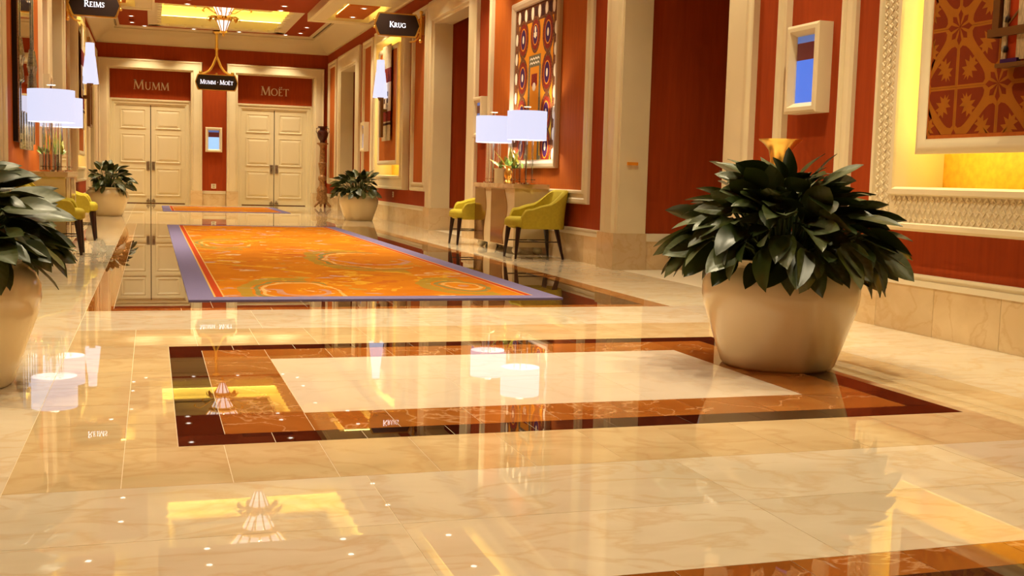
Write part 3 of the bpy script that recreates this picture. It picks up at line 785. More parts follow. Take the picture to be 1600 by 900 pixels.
# ------------------------------------------------------------------ wall niches
def lattice_bars(mb,fn,a,b,v0,v1,d,vertical,W):
    """woven diamond lattice with beads on a flat band (a..b across, v0..v1 along)"""
    pitch = .058; n = int((v1-v0)/pitch)
    nr = 3; cw = (b-a)/nr
    def P_(u,v,dd): return fn(u,v,dd) if vertical else fn(v,u,dd)
    for i in range(n):
        vv = v0+pitch*(i+.5)
        for r in range(nr):
            uc = a+cw*(r+.5)
            off = 0 if (r % 2 == 0) else pitch/2
            c = vv+off
            if c > v1-.02: continue
            # diamond rim made of four ridge facets and a bead pyramid
            q = [(uc-cw*.5,c),(uc,c+pitch*.5),(uc+cw*.5,c),(uc,c-pitch*.5)]
            k = .62
            qi = [(uc+(x-uc)*k,c+(y-c)*k) for x,y in q]; qb = [(uc+(x-uc)*.36,c+(y-c)*.36) for x,y in q]
            vs = [P_(x,y,d+.005) for x,y in q]+[P_(x,y,d+.0012) for x,y in qi]+[P_(x,y,d+.002) for x,y in qb]+[P_(uc,c,d+.006)]
            fs = []
            for m in range(4):
                m2 = (m+1)%4
                fs += [(m,m2,4+m2,4+m),(4+m,4+m2,8+m2,8+m),(8+m,8+m2,12)]
            mb.add(vs,fs)
def niche(label,side,c,detail):
    fn = FR if side>0 else FL
    t = thing('wall_niche',label,'niche',fn(c,.72,0))
    ho,hi = 1.68,1.38; z0,z1 = .72,4.33; zi0,zi1 = 1.04,4.02; PD = .15
    fp = [(0,0),(0,.11),(.02,PD-.01),(.05,PD-.01),(.06,PD-.03),(.245,PD-.03),(.255,PD),(.29,PD),(.305,PD-.02),(.305,-TH)]
    rectframe(MB(),c-ho,c+ho,z0,z1,fn,fp).build('outer_frame',M['cream'],t,smooth=True,world=True)
    if detail:
        lb = MB(); e = PD-.03
        lattice_bars(lb,fn,c+ho-.245,c+ho-.06,z0+.06,z1-.06,e,True,0)
        lattice_bars(lb,fn,c-ho+.06,c-ho+.245,z0+.06,z1-.06,e,True,0)
        lattice_bars(lb,fn,z0+.06,z0+.245,c-ho+.25,c+ho-.25,e,False,0)
        o = lb.build('lattice_carving',M['cream'],t,world=True); o['kind'] = 'stuff'
    bk = MB(); A = fn(c-hi-.03,zi0-.04,-TH+.03); B = fn(c+hi+.03,zi1+.04,-TH); bk.box(A[0],B[0],A[1],B[1],A[2],B[2])
    bk.build('recess_back',M['backgold'],t,world=True)
    def bb(m,u0,u1,v0,v1,d0,d1):
        A = fn(u0,v0,d0); B = fn(u1,v1,d1); m.box(A[0],B[0],A[1],B[1],A[2],B[2])
    # floating display panel
    pw,pz0,pz1 = (1.18 if detail else 1.06),1.25,3.84
    bd = MB(); bb(bd,c-pw+.05,c+pw-.05,pz0+.05,pz1-.05,.09,.12); bb(bd,c-pw+.35,c+pw-.35,pz0+.4,pz1-.4,.09,-TH+.03)
    pb = bd.build('display_panel',M['tileR'] if detail else M['ceilorange'],t,world=True)
    rectframe(MB(),c-pw,c+pw,pz0,pz1,fn,[(.10,.08),(0,.08),(0,.13),(.03,PD),(.05,PD),(.085,.125),(.10,.125),(.10,.11)]).build('panel_frame',M['cream'],pb,smooth=True).location = (-t.location[0],-t.location[1],-t.location[2])
    ld = MB()
    for q in ((c-pw+.02,c-pw+.05,pz0+.1,pz1-.1),(c+pw-.05,c+pw-.02,pz0+.03,pz1-.03),(c-pw+.06,c+pw-.06,pz0+.02,pz0+.05),(c-pw+.1,c+pw-.1,pz1-.05,pz1-.02)): bb(ld,*q,.05,.07)
    ld.build('niche_led_strip',M['led2'],t,world=True)
    return t,pb,fn
nR,pbR,_ = niche('yellow-lit wall niche framed by carved lattice, right of near planter',1,NICHE['near'],True)
nR2,pbR2,_ = niche('far yellow-lit wall niche behind the wall sign reading KRUG',1,NICHE['far'],False)
nL2,pbL2,_ = niche('far yellow-lit wall niche on left wall behind the left sconce',-1,NICHE['far'],False)

# patterned tiles of the near niche: module TP, joints between rows
TP = .385
c = NICHE['near']; uN, zN = 6.21, 1.68        # a quatrefoil block centre
def off(parent_obj, o):  # mesh in world coordinates below a part of a thing
    o.location = (-parent_obj.parent.location[0],-parent_obj.parent.location[1],-parent_obj.parent.location[2]); return o
def leafpoly(cx,cz,ang,s):
    """oak-like leaf outline"""
    base = [(0,-.50),(.04,-.30),(.17,-.40),(.14,-.22),(.36,-.20),(.16,-.04),(.40,.10),(.15,.14),(.26,.34),(.09,.30),(0,.52)]
    pts = base+[(-x,y) for x,y in reversed(base[1:-1])]
    ca,sa = math.cos(ang),math.sin(ang)
    return [(cx+s*(x*ca-y*sa),cz+s*(x*sa+y*ca)) for x,y in pts]
UA0,UA1,ZA0,ZA1 = c-1.07,c+1.07,1.375,3.715
def clip(p): return (min(max(p[0],UA0),UA1),min(max(p[1],ZA0),ZA1))
def fan(poly,fn,d0,mb):
    poly = [clip(p) for p in poly]
    if max(p[0] for p in poly)-min(p[0] for p in poly) < .004 or max(p[1] for p in poly)-min(p[1] for p in poly) < .004: return
    cx = sum(p[0] for p in poly)/len(poly); cz = sum(p[1] for p in poly)/len(poly); n = len(poly)
    mb.add([fn(u,v,d0) for u,v in poly]+[fn(cx,cz,d0)],[(i,(i+1)%n,n) for i in range(n)])
for i in range(-2,7):
    for j in range(-2,7):
        u0_,z0_ = uN-i*TP,zN+j*TP
        a0,a1,b0,b1 = max(u0_-TP,UA0),min(u0_,UA1),max(z0_,ZA0),min(z0_+TP,ZA1)
        if a1-a0 > .02 and b1-b0 > .02:
            tb = MB(); A = FR(a0+.001,b0+.001,.118); B = FR(a1-.001,b1-.001,.1225); tb.box(A[0],B[0],A[1],B[1],A[2],B[2])
            off(pbR,tb.build('tile',M['tileP'],pbR))
        if not (UA0-.26 < u0_ < UA1+.26 and ZA0-.26 < z0_ < ZA1+.26): continue
        if (i+j) % 2 == 0:
            for sx in (-1,1):
                for sz in (-1,1):
                    pl_ = [(.014,.014)]
                    for k in range(13):
                        th = math.radians(90*k/12); r_ = .258+.018*math.cos(4*th)
                        x,y = r_*math.cos(th),r_*math.sin(th)
                        e_ = min(k,12-k)/2.0
                        if e_ < 1: r2 = r_-.028*(1-e_)**2; x,y = r2*math.cos(th),r2*math.sin(th)
                        pl_.append((max(x,.014),max(y,.014)))
                    lb = MB(); fan([(u0_+sx*x,z0_+sz*y) for x,y in pl_],FR,.1227,lb)
                    if not lb.f: continue
                    lo = off(pbR,lb.build('lobe_motif',M['tileR'],pbR))
                    lm = MB(); fan(leafpoly(u0_+sx*.118,z0_+sz*.118,(-.6 if sx*sz > 0 else .6)+(0 if sz > 0 else PI),.185),FR,.1231,lm)
                    if lm.f: off(pbR,lm.build('leaf_motif',M['tileP'],pbR))
        else:
            sn = MB()
            for k in range(8):
                an = k*PI/4; ca,sa = math.cos(an),math.sin(an); l = .115 if k%2==0 else .105; w_ = .022
                fan([(u0_,z0_),(u0_+l*.45*ca-w_*.5*sa,z0_+l*.45*sa+w_*.5*ca),(u0_+l*.72*ca-w_*sa,z0_+l*.72*sa+w_*ca),(u0_+l*ca,z0_+l*sa),(u0_+l*.72*ca+w_*sa,z0_+l*.72*sa-w_*ca),(u0_+l*.45*ca+w_*.5*sa,z0_+l*.45*sa-w_*.5*ca)],FR,.1229,sn)
            if sn.f: off(pbR,sn.build('rosette_motif',M['tileR'],pbR))
tb = MB()
for q in ((c-1.08,c+1.08,1.345,1.374),(UA1,c+1.08,1.345,3.74),(c-1.08,UA0,1.345,3.74),(c-1.08,c+1.08,ZA1,3.74)):
    A = FR(q[0],q[2],.118); B = FR(q[1],q[3],.1225); tb.box(A[0],B[0],A[1],B[1],A[2],B[2])
off(pbR,tb.build('tile_border',M['orange'],pbR))

# bronze display hanging on the niche panels + sconce
def display_near():
    t = thing('display_frame','bronze framed display with glass beads hung on the patterned niche tiles','display',(4.955,5.27,1.75))
    g = MB(); Y0,Y1 = .52,-.52
    for y in (Y0,Y1): g.box(-.03,.03,y-.028,y+.028,.2,2.0)
    g.box(-.035,.035,Y1-.03,Y0+.06,.20,.25); g.box(-.03,.03,Y1,Y0,1.95,2.0)
    g.tube([(0.0,Y0-.02,.22),(0,Y0-.25,.42)],.008,6)
    g.build('bronze_frame',M['bronze'],t)
    f2 = MB(); f2.box(.0,.03,Y1+.06,Y0-.035,.03,1.95); f2.build('backing',M['carred'],t)
    q = MB(); q.box(-.012,.0,Y0-.26,Y0-.17,.05,1.95); q.box(-.012,.0,Y0-.085,Y0-.045,.05,1.95); q.build('cream_strip',M['textile'],t)
    tr = MB().box(-.04,.03,Y0-.28,Y0-.03,.01,.035); tr.build('tray',M['bronze'],t)
    bd = MB()
    for z in (.12,.30,.48,.68,.88): bd.sphere((-.02,Y0-.085,z),.022)
    bd.build('glass_bead',M['glassr'],t,smooth=True)
    MB().box(-.03,.0,Y0-.2,Y0-.06,.035,.06).build('purple_ribbon',M['tapp'],t)
display_near()
def textile(label,side,c):
    fn = FR if side>0 else FL
    t = thing('textile_hanging',label,'textile',fn(c,1.78,.16))
    def strip(v0,v1,m,name,u0=-.45,u1=.45,d=.0):
        q = MB(); A = fn(c+u0,v0,.165-.0); B = fn(c+u1,v1,.18+d); q.box(A[0],B[0],A[1],B[1],A[2],B[2]); q.build(name,M[m],t,world=True)
    strip(3.36,3.86,'textile','cream_band'); strip(3.05,3.36,'tapr','red_band'); strip(2.98,3.05,'tapc','cream_stripe'); strip(2.42,2.98,'tapc','white_band')
    strip(2.20,2.42,'tapr','red_band'); strip(1.78,2.20,'textile','fringe')
    for z in (2.6,2.75): 
        for u in (-.2,.15): strip(z,z+.1,'tapd','woven_figure',u,u+.1,.004)
    strip(2.12,2.17,'tapd','dark_stripe',-.45,.45,.004)
textile('long woven ethnic textile hanging in the far right niche',1,24.83)
textile('long woven ethnic textile hanging in the far left niche',-1,24.83)
def sconce(label,side):
    x = 4.80 if side>0 else -1.18
    t = thing('wall_sconce',label,'sconce',(x,24.75,1.85))
    s_ = side
    b = MB().box(s_*-.0,s_*.06,-.09,.09,0,.95); b.box(s_*.05,s_*.20,-.03,.03,.55,.62)
    b.build('bronze_body',M['bronze'],t)
    MB().lathe([(.165,.86),(.105,1.40),(.105,1.41),(.10,1.41),(.16,.86)],(0,0,0),24,hollow=True).build('lower_shade',M['shadehot'],t,smooth=True)
    MB().lathe([(.095,1.41),(.085,1.68),(.08,1.68),(.09,1.41)],(0,0,0),24,hollow=True).build('upper_shade',M['shadehot'],t,smooth=True)
    MB().lathe([(.03,.80),(.06,.86),(.06,.9),(.0,.92)],(0,0,0),12).build('cup',M['bronze'],t,smooth=True)
sconce('tapered white glass wall sconce on the right wall niche',1)
sconce('tapered white glass wall sconce on the left wall',-1)
def leftframe():
    t = thing('display_frame','bronze display frame on far left niche beside the sconce','display',(-1.28,26.6,1.9))
    g = MB()
    for y in (-.4,.4): g.box(-.03,.03,y-.03,y+.03,0,1.9)
    g.box(-.03,.03,-.4,.4,0,.05); g.box(-.03,.03,-.4,.4,1.85,1.9); g.build('bronze_frame',M['bronze'],t)
leftframe()

# ------------------------------------------------------------------ touch screens
def touchscreen(label,fn,c,z0,z1,hw,lit,depth=.13):
    p = fn(c,z0,0); t = thing('wall_display_screen',label,'screen',p)
    rectframe(MB(),c-hw,c+hw,z0,z1,fn,[(0,0),(0,depth),(.02,depth+.01),(.05,depth+.01),(.085,depth-.035),(.09,depth-.06),(.09,0)]).build('bezel',M['cream'],t,world=True)
    def bx(u0,u1,v0,v1,m,name,d=0):
        q = MB(); A = fn(u0,v0,.02); B = fn(u1,v1,depth-.045+d); q.box(A[0],B[0],A[1],B[1],A[2],B[2]); return q.build(name,M[m],t,world=True)
    a,b = c-hw+.088,c+hw-.088; y0,y1 = z0+.088,z1-.088; H_ = y1-y0
    bx(a,b,y0,y0+H_*.64,lit,'screen_image'); bx(a,b,y0+H_*.64,y0+H_*.90,'screend','screen_banner'); bx(a,b,y0+H_*.90,y1,'screent','screen_header')
    return t
touchscreen('lit blue wall display in deep cream frame, behind the near planter',FR,8.07,1.60,2.31,.235,'screen')
touchscreen('small wall display in cream frame beside the white console lamps',FR,17.62,1.66,2.31,.24,'screent')
touchscreen('small wall display in cream frame beside the far right niche',FR,28.05,1.60,2.32,.26,'screent')
touchscreen('small wall display in cream frame above the left console lamps',FL,17.62,1.66,2.31,.24,'screent')
touchscreen('lit pale blue display between the two far double doors',FE,1.77,1.57,2.30,.24,'screenw',.07)

# ------------------------------------------------------------------ tapestry picture
def picture():
    c = 15.1; t = thing('framed_tapestry','tall framed embroidered tapestry with purple oval medallions behind right lamps','picture',FR(c,1.17,0))
    u0,u1,z0,z1 = 14.07,16.12,1.17,3.56; fn = FR
    rectframe(MB(),u0,u1,z0,z1,fn,[(0,0),(0,.05),(.02,.07),(.06,.07),(.10,.04),(.115,.04),(.115,0)]).build('frame',M['picfr'],t,world=True)
    q = MB(); A = fn(u0+.11,z0+.11,.0); B = fn(u1-.11,z1-.11,.025); q.box(A[0],B[0],A[1],B[1],A[2],B[2])
    cloth = q.build('cloth',M['tapg'],t,world=True)
    L_ = (-t.location[0],-t.location[1],-t.location[2])
    def patch(poly,m,name,d):
        mb = MB(); mb.prism(poly,fn,.02,.025+d); o = mb.build(name,M[m],cloth); o.location = L_; return o
    def rect(a,b,y0,y1): return [(a,y0),(b,y0),(b,y1),(a,y1)]
    def ell(cu,cz,ru,rz,n=28): return [(cu+ru*math.cos(2*PI*k/n),cz+rz*math.sin(2*PI*k/n)) for k in range(n)]
    a,b,y0,y1 = u0+.115,u1-.115,z0+.115,z1-.115
    patch(rect(a,a+.17,y0,y1),'tapb','side_border',.001); patch(rect(b-.17,b,y0,y1),'tapb','side_border',.001); patch(rect(a,b,y1-.24,y1),'tapb','top_border',.0012)
    patch(rect(a+.17,b-.17,y0,y0+.55),'tapy','lower_field',.001); patch(rect(a+.17,b-.17,y0+.55,y1-.24),'tapo','upper_field',.0008)
    for x in (a+.30,b-.30): patch(rect(x-.03,x+.03,y0+.4,y1-.24),'tapg','grey_stripe',.0011)
    patch(rect(c-.19,c+.19,y0,y1-.85),'tapo','centre_strip',.0015); patch(rect(c-.27,c-.19,y0,y1-.85),'tapg','grey_stripe',.0015); patch(rect(c+.19,c+.27,y0,y1-.85),'tapg','grey_stripe',.0015)
    n = 6
    for k in range(n):
        u = a+.17+(b-a-.34)*(k+.0)/(n-1); patch(ell(u,y1-.12,.055,.09,16),'tapc','cream_oval',.003)
    for k in range(n-1):
        u = a+.17+(b-a-.34)*(k+.5)/(n-1); patch(rect(u-.06,u+.06,y1-.20,y1-.04),'tapd','dark_block',.002)
    for x in (a+.075,b-.075):
        for k in range(7):
            patch(ell(x,y1-.42-k*.28,.05,.085,16),'tapc','cream_oval',.003)
    def medal(cu,cz,sc_=1.0,core='tapp'):
        patch(ell(cu,cz,.245*sc_,.30*sc_),'tapb','medallion_ring',.003); patch(ell(cu,cz,.20*sc_,.245*sc_),'tapr','medallion_ring',.0036)
        patch(ell(cu,cz,.135*sc_,.175*sc_),'tapo','medallion_line',.0042); patch(ell(cu,cz,.118*sc_,.155*sc_),core,'medallion_core',.0048)
        patch(ell(cu,cz,.040*sc_,.062*sc_,16),'tapc','medallion_eye',.0054)
    for x in (c-.53,c+.53):
        for z in (3.00,2.46,1.92,1.46): medal(x,z,.92)
    medal(c,3.02,.85)
    patch(ell(c,3.09,.035,.045,12),'tapc','white_figure',.006); patch(rect(c-.06,c+.06,2.99,3.05),'tapc','white_figure',.006)
    patch(rect(c-.25,c+.25,2.58,2.74),'tapg','zigzag_band',.004)
    for k in range(2):
        zz = []; z = 2.61+k*.06
        pts = [(c-.2+i*.05,z+(.022 if i%2 else 0)) for i in range(9)]
        patch(pts+[(u,v+.022) for u,v in reversed(pts)],'tapc','zigzag',.005)
    patch(rect(c-.12,c+.12,2.38,2.48),'tapr','red_motif',.004); patch(ell(c,2.35,.13,.06,16),'tapr','red_motif',.0042); patch(ell(c,2.30,.07,.06,16),'tapc','cream_motif',.005)
    for q in ((-.5,1.36),(-.3,1.30),(.34,1.34),(.52,1.40)): patch(ell(c+q[0],q[1],.035,.045,12),'tapg','teal_spot',.004)
picture()

# ------------------------------------------------------------------ venetian mirror (left)
def vmirror():
    c = 14.88; t = thing('venetian_mirror','tall black-edged mirror with etched glass border above left console','mirror',FL(c,1.25,0))
    fn = FL; u0,u1,z0,z1 = 14.0,15.76,1.28,3.75
    def bx(a,b,y0,y1,d0,d1,m,name):
        q = MB(); A = fn(a,y0,d0); B = fn(b,y1,d1); q.box(A[0],B[0],A[1],B[1],A[2],B[2]); return q.build(name,M[m],t,world=True)
    bx(u0,u1,z0,z1,0,.06,'black','backing')
    bx(u0+.02,u1-.02,z0+.02,z1-.02,.058,.066,'mirror','mirror_pane')
    for a,b in ((u0+.0,u0+.05),(u0+.20,u0+.24),(u1-.26,u1-.21),(u1-.05,u1)): bx(a,b,z0,z1,.06,.078,'silver','etched_bar')
    for k in range(9):
        a = u0+.25+k*.15; l = .16+.10*math.sin(k*1.9)**2
        q = MB(); q.prism([(a,z0-.10+l*.1),(a+.09,z0+.14),(a+.05,z0+.36),(a-.05,z0+.34),(a-.08,z0+.10)],fn,.05,.085+.01*(k%2)); q.build('glass_petal',M['silver'],t,world=True)
    for k in range(8):
        a = u0+.2+k*.18
        q = MB(); q.sphere(fn(a,3.12+.05*(k%2),.075),.03,.09,.12,8,6); q.build('glass_petal',M['silver'],t,world=True)
    for a in (u0+.03,u1-.03,u0+.22,u1-.24):
        q = MB(); q.lathe([(0,0),(.03,.03),(.015,.2),(.035,.3),(.01,.5),(0,.52)],fn(a,1.95,.085),8); q.build('glass_spindle',M['silver'],t,world=True)
vmirror()

# ------------------------------------------------------------------ console tables
def console():
    t = thing('console_table','cream console table with wavy amber mirror front on right wall','table',(4.85,15.15,0))
    x0,x1,y0,y1 = -.25,.23,-.86,1.05
    MB().box(x0,x1,y0,y1,.10,.885).build('body',M['console'],t)
    MB().box(x0-.025,x1,y0-.025,y1+.02,.885,.945).build('stone_top',M['slab'],t)
    fn = lambda u,v,d: (x0-d,u,v)
    def wavy(ua,ub,wa,wb):
        n = 20; L_ = []; R_ = []
        for i in range(n+1):
            v = .115+(.865-.115)*i/n; ph = 2*PI*i/n
            L_.append((ua+wa*math.sin(ph*1.0+.6),v)); R_.append((ub+wb*math.sin(ph*1.0+.6),v))
        mb = MB(); vs = []; fs = []
        for (a,b) in zip(L_,R_): vs += [fn(*a,.008),fn(*b,.008)]
        for (a,b) in zip(L_,R_): vs += [fn(*a,-.01),fn(*b,-.01)]
        m = 2*(n+1)
        for i in range(n): 
            q = 2*i; fs += [(q,q+1,q+3,q+2),(q,q+2,m+q+2,m+q),(q+1,m+q+1,m+q+3,q+3)]
        return mb.add(vs,fs)
    wavy(.50,1.03,.05,.0).build('amber_panel',M['amber'],t); wavy(-.47,.20,.09,.0).build('amber_panel',M['amber'],t)
    for x in (x0+.08,x1-.10):
        for y in (y0+.10,y1-.12): MB().sphere((x,y,.055),.065,.065,.055,14,8).build('ball_foot',M['white'],t,smooth=True)
    return t
con = console()
conL = dupthing(con,(-1.22,15.42,0),PI,'cream console table with mirror front on left wall, behind planter leaves')

# ------------------------------------------------------------------ table lamps
def lamp():
    t = thing('table_lamp','white drum lamp with glass rod stem, nearer one on right console','lamp',(4.77,14.36,.945),'console table lamps')
    MB().lathe([(.14,0),(.14,.018),(.0,.02)],(0,0,0),20).build('base',M['chrome'],t,smooth=True)
    MB().lathe([(.13,.055),(.13,.065),(.0,.066)],(0,0,0),20).build('lower_plate',M['glassr'],t)
    for k in range(6):
        a = k*PI/3+.2; MB().tube([(.095*math.cos(a),.095*math.sin(a),.02),(.095*math.cos(a),.095*math.sin(a),.60)],.014,8).build('glass_rod',M['glassr'],t,smooth=True)
    MB().tube([(0,0,.02),(0,0,1.02)],.012,8).build('stem',M['chrome'],t,smooth=True)
    MB().lathe([(.265,.585),(.265,.965),(.26,.965),(.26,.585)],(0,0,0),36,hollow=True).build('lamp_shade',M['shade'],t,smooth=True)
    MB().lathe([(.0,1.02),(.05,1.02),(.05,1.03),(0,1.032)],(0,0,0),14).build('finial',M['white'],t)
    pl = bpy.data.lights.new('lamp_bulb','POINT'); pl.energy = 45; pl.color = (1,.84,.6); pl.shadow_soft_size = .06
    return t,pl
lp,lpl = lamp()
lamps = [lp, dupthing(lp,(4.77,15.88,.945),.3,'white drum lamp with glass rod stem, farther one on right console'),
         dupthing(lp,(-1.13,14.55,.945),.1,'white drum lamp with glass rod stem, nearer one on left console'),
         dupthing(lp,(-1.13,16.15,.945),.4,'white drum lamp with glass rod stem, farther one on left console')]
for l in lamps:
    o = bpy.data.objects.new('lamp_bulb',lpl); COL.objects.link(o); o.parent = l; o.location = (.05,.0,.77)

# console planters
def conplanter(label,loc,sd):
    r = random.Random(sd)
    t = thing('console_planter',label,'planter',loc)
    MB().box(-.13,.13,-.36,.36,0,.20).build('mirrored_box',M['mirror'],t)
    MB().box(-.14,.14,-.37,.37,.195,.21).build('chrome_rim',M['chrome'],t)
    for k in range(46):
        a = r.choice((PI/2,-PI/2))+r.uniform(-.7,.7); el = r.uniform(.35,1.45); L_ = r.uniform(.10,.26 if k%3 else .40)
        b = Vector((r.uniform(-.10,.10),r.uniform(-.32,.32),.20)); d = Vector((math.cos(a)*math.cos(el),math.sin(a)*math.cos(el),math.sin(el)))
        sd_ = d.cross(Vector((0,0,1))).normalized()*(.018+.02*r.random()); m_ = b+d*L_*.5
        tip = b+d*L_-Vector((0,0,.02))
        MB().add([b[:],(m_+sd_)[:],tip[:],(m_-sd_)[:],(m_+Vector((0,0,.012)))[:]],[(0,1,4),(1,2,4),(2,3,4),(3,0,4)]).build('leaf',M['green2'] if k%3 else M['green3'],t)
conplanter('small mirrored planter of green leaves between right console lamps',(4.80,15.12,.945),1)
conplanter('small mirrored planter of green leaves between left console lamps',(-1.18,15.36,.945),2)
def pitcher():
    t = thing('gold_pitcher','small gold ornament on right console in front of planter','ornament',(4.62,14.66,.945))
    MB().lathe([(.05,0),(.06,.02),(.03,.05),(.055,.10),(.06,.15),(.03,.20),(.045,.24)],(0,0,0),16).build('body',M['gold'],t,smooth=True)
    MB().tube([(.0,-.05,.18),(0,-.10,.17),(0,-.10,.10),(0,-.055,.08)],.008,6).build('handle',M['gold'],t,smooth=True)
pitcher()

# ------------------------------------------------------------------ armchairs
def armchair():
    t = thing('armchair','chartreuse tub armchair with dark legs, nearest on the right','armchair',(4.69,13.74,0),'chartreuse armchairs at the consoles')
    # seat cushion: rounded block, faces -X
    def rblock(x0,x1,y0,y1,z0,z1,r,n=4):
        mb = MB(); rows = []
        prof = [(r,z0),(0,z0+r*.6),(0,z1-r)]+[(r-r*math.cos(PI/2*k/n),z1-r+r*math.sin(PI/2*k/n)) for k in range(1,n+1)]
        vs = []; fs = []; m = 24
        for ins,z in prof:
            hw,hd = (x1-x0)/2-ins,(y1-y0)/2-ins; cr = .09
            for k in range(m):
                a = 2*PI*(k+.5)/m; ca,sa = math.cos(a),math.sin(a); e = .35
                vs.append(((x0+x1)/2+hw*math.copysign(abs(ca)**e,ca),(y0+y1)/2+hd*math.copysign(abs(sa)**e,sa),z))
        for i in range(len(prof)-1):
            for k in range(m): fs.append((i*m+k,i*m+(k+1)%m,(i+1)*m+(k+1)%m,(i+1)*m+k))
        fs.append(tuple(range(m))[::-1]); fs.append(tuple((len(prof)-1)*m+k for k in range(m)))
        return mb.add(vs,fs)
    rblock(-.34,.24,-.275,.275,.385,.53,.06).build('seat',M['chair'],t,smooth=True)
    # wrap-round back: U path from right arm front round the back to left arm front
    n = 40; vs = []; fs = []; pr = 8
    for i in range(n+1):
        s_ = i/n; a = -PI/2+PI*s_   # back half circle
        q = abs(2*s_-1)               # 1 at arm ends, 0 at middle back
        # superellipse plan
        ang = -2.28+4.56*s_
        ca,sa = math.cos(ang),math.sin(ang)
        e = .55
        ox = .02+.34*math.copysign(abs(ca)**e,ca); oy = .325*math.copysign(abs(sa)**e,sa)
        th = .075
        ix = .02+(.34-th)*math.copysign(abs(ca)**e,ca); iy = (.325-th)*math.copysign(abs(sa)**e,sa)
        if ca < 0: ix = ox
        h = .885-.0*q
        k = max(0,(q-.22)/.78); sm = k*k*(3-2*k)
        h = .885-.245*min(1,sm*1.25)
        if q > .86: h -= .10*((q-.86)/.14)**1.6
        lean = .05*(1-sm)
        for z,ii in ((.385,0),(.50,0),(.5*(h+.5),0),(h-.02,0),(h,.35),(h-.005,.7),(h-.03,1),(.5*(h+.5),1),(.47,1)):
            f = (z-.38)/.5; x = ox+(ix-ox)*ii; y = oy+(iy-oy)*ii
            x += lean*f*f*1.0
            y *= 1+.03*f
            vs.append((x,y,z))
    m = 9
    for i in range(n):
        for k in range(m-1): fs.append((i*m+k,(i+1)*m+k,(i+1)*m+k+1,i*m+k+1))
        fs.append((i*m+m-1,(i+1)*m+m-1,(i+1)*m,i*m))
    fs.append(tuple(range(m))); fs.append(tuple(n*m+k for k in reversed(range(m))))
    MB().add(vs,fs).build('backrest',M['chair'],t,smooth=True)
    tops = [(-.27,-.21,-.31,-.24),(-.27,.21,-.31,.24),(.24,-.20,.31,-.29),(.24,.20,.31,.29)]
    for tx,ty,bx_,by in tops:
        MB().tube([(tx,ty,.40),(bx_,by,.0)],.036,8,.015).build('leg',M['legs'],t,smooth=True)
    st = MB(); z = .22
    st.tube([(-.288,-.225,z),(.275,-.243,z)],.008,6).tube([(-.288,.225,z),(.275,.243,z)],.008,6).tube([(0,-.235,z),(0,.235,z)],.008,6)
    st.build('stretcher',M['legs'],t,smooth=True)
    return t
ch = armchair()
dupthing(ch,(4.68,16.56,0),0,'chartreuse tub armchair half hidden behind the right console')
dupthing(ch,(-1.08,14.02,0),PI,'chartreuse tub armchair half hidden by leaves of the left planter')
dupthing(ch,(-1.06,16.85,0),PI,'chartreuse tub armchair beside far left planter, beyond left console')

# ------------------------------------------------------------------ potted plants
def leaf_mesh(k,rng):
    L_ = 1.0; n = 7; W_ = (.54,.48,.58,.50,.56)[k%5]/2; bend = (.30,.55,.15,.75,.42)[k%5]; fold = .16
    vs = []; fs = []
    for i in range(n+1):
        t = i/n; wd_ = W_*(math.sin(PI*t**.80)**.72)*(1-.10*t) if 0<t<1 else 0.004
        if i == n: wd_ = .003
        a = bend*t; y = math.sin(a)/max(bend,.01) if bend else t; z = -(1-math.cos(a))/max(bend,.01)*1.0
        wob = .03*math.sin(t*7+k)
        vs += [(-wd_,y,z+wd_*fold+wob*wd_*2),(-wd_*.5,y,z+wd_*fold*.35),(0,y,z-.012),(wd_*.5,y,z+wd_*fold*.35),(wd_,y,z+wd_*fold-wob*wd_*2)]
    for i in range(n):
        for j in range(4):
            q = i*5+j; fs.append((q,q+1,q+6,q+5))
    me = bpy.data.meshes.new('leaf_blade'); s_ = .285
    me.from_pydata([(x*s_,y*s_,z*s_) for x,y,z in vs],[],fs); me.update()
    for p in me.polygons: p.use_smooth = True
    me.materials.append(M['leaf']); return me
LM = [leaf_mesh(k,RND) for k in range(5)]
POT = [(.0,.006),(.27,.006),(.30,.0),(.315,.015),(.345,.10),(.385,.22),(.420,.32),(.437,.40),(.434,.46),(.412,.515),(.375,.548),(.355,.560),(.352,.572),(.372,.590),(.380,.602),(.372,.608),(.355,.604),(.335,.585),(.33,.54),(.0,.54)]
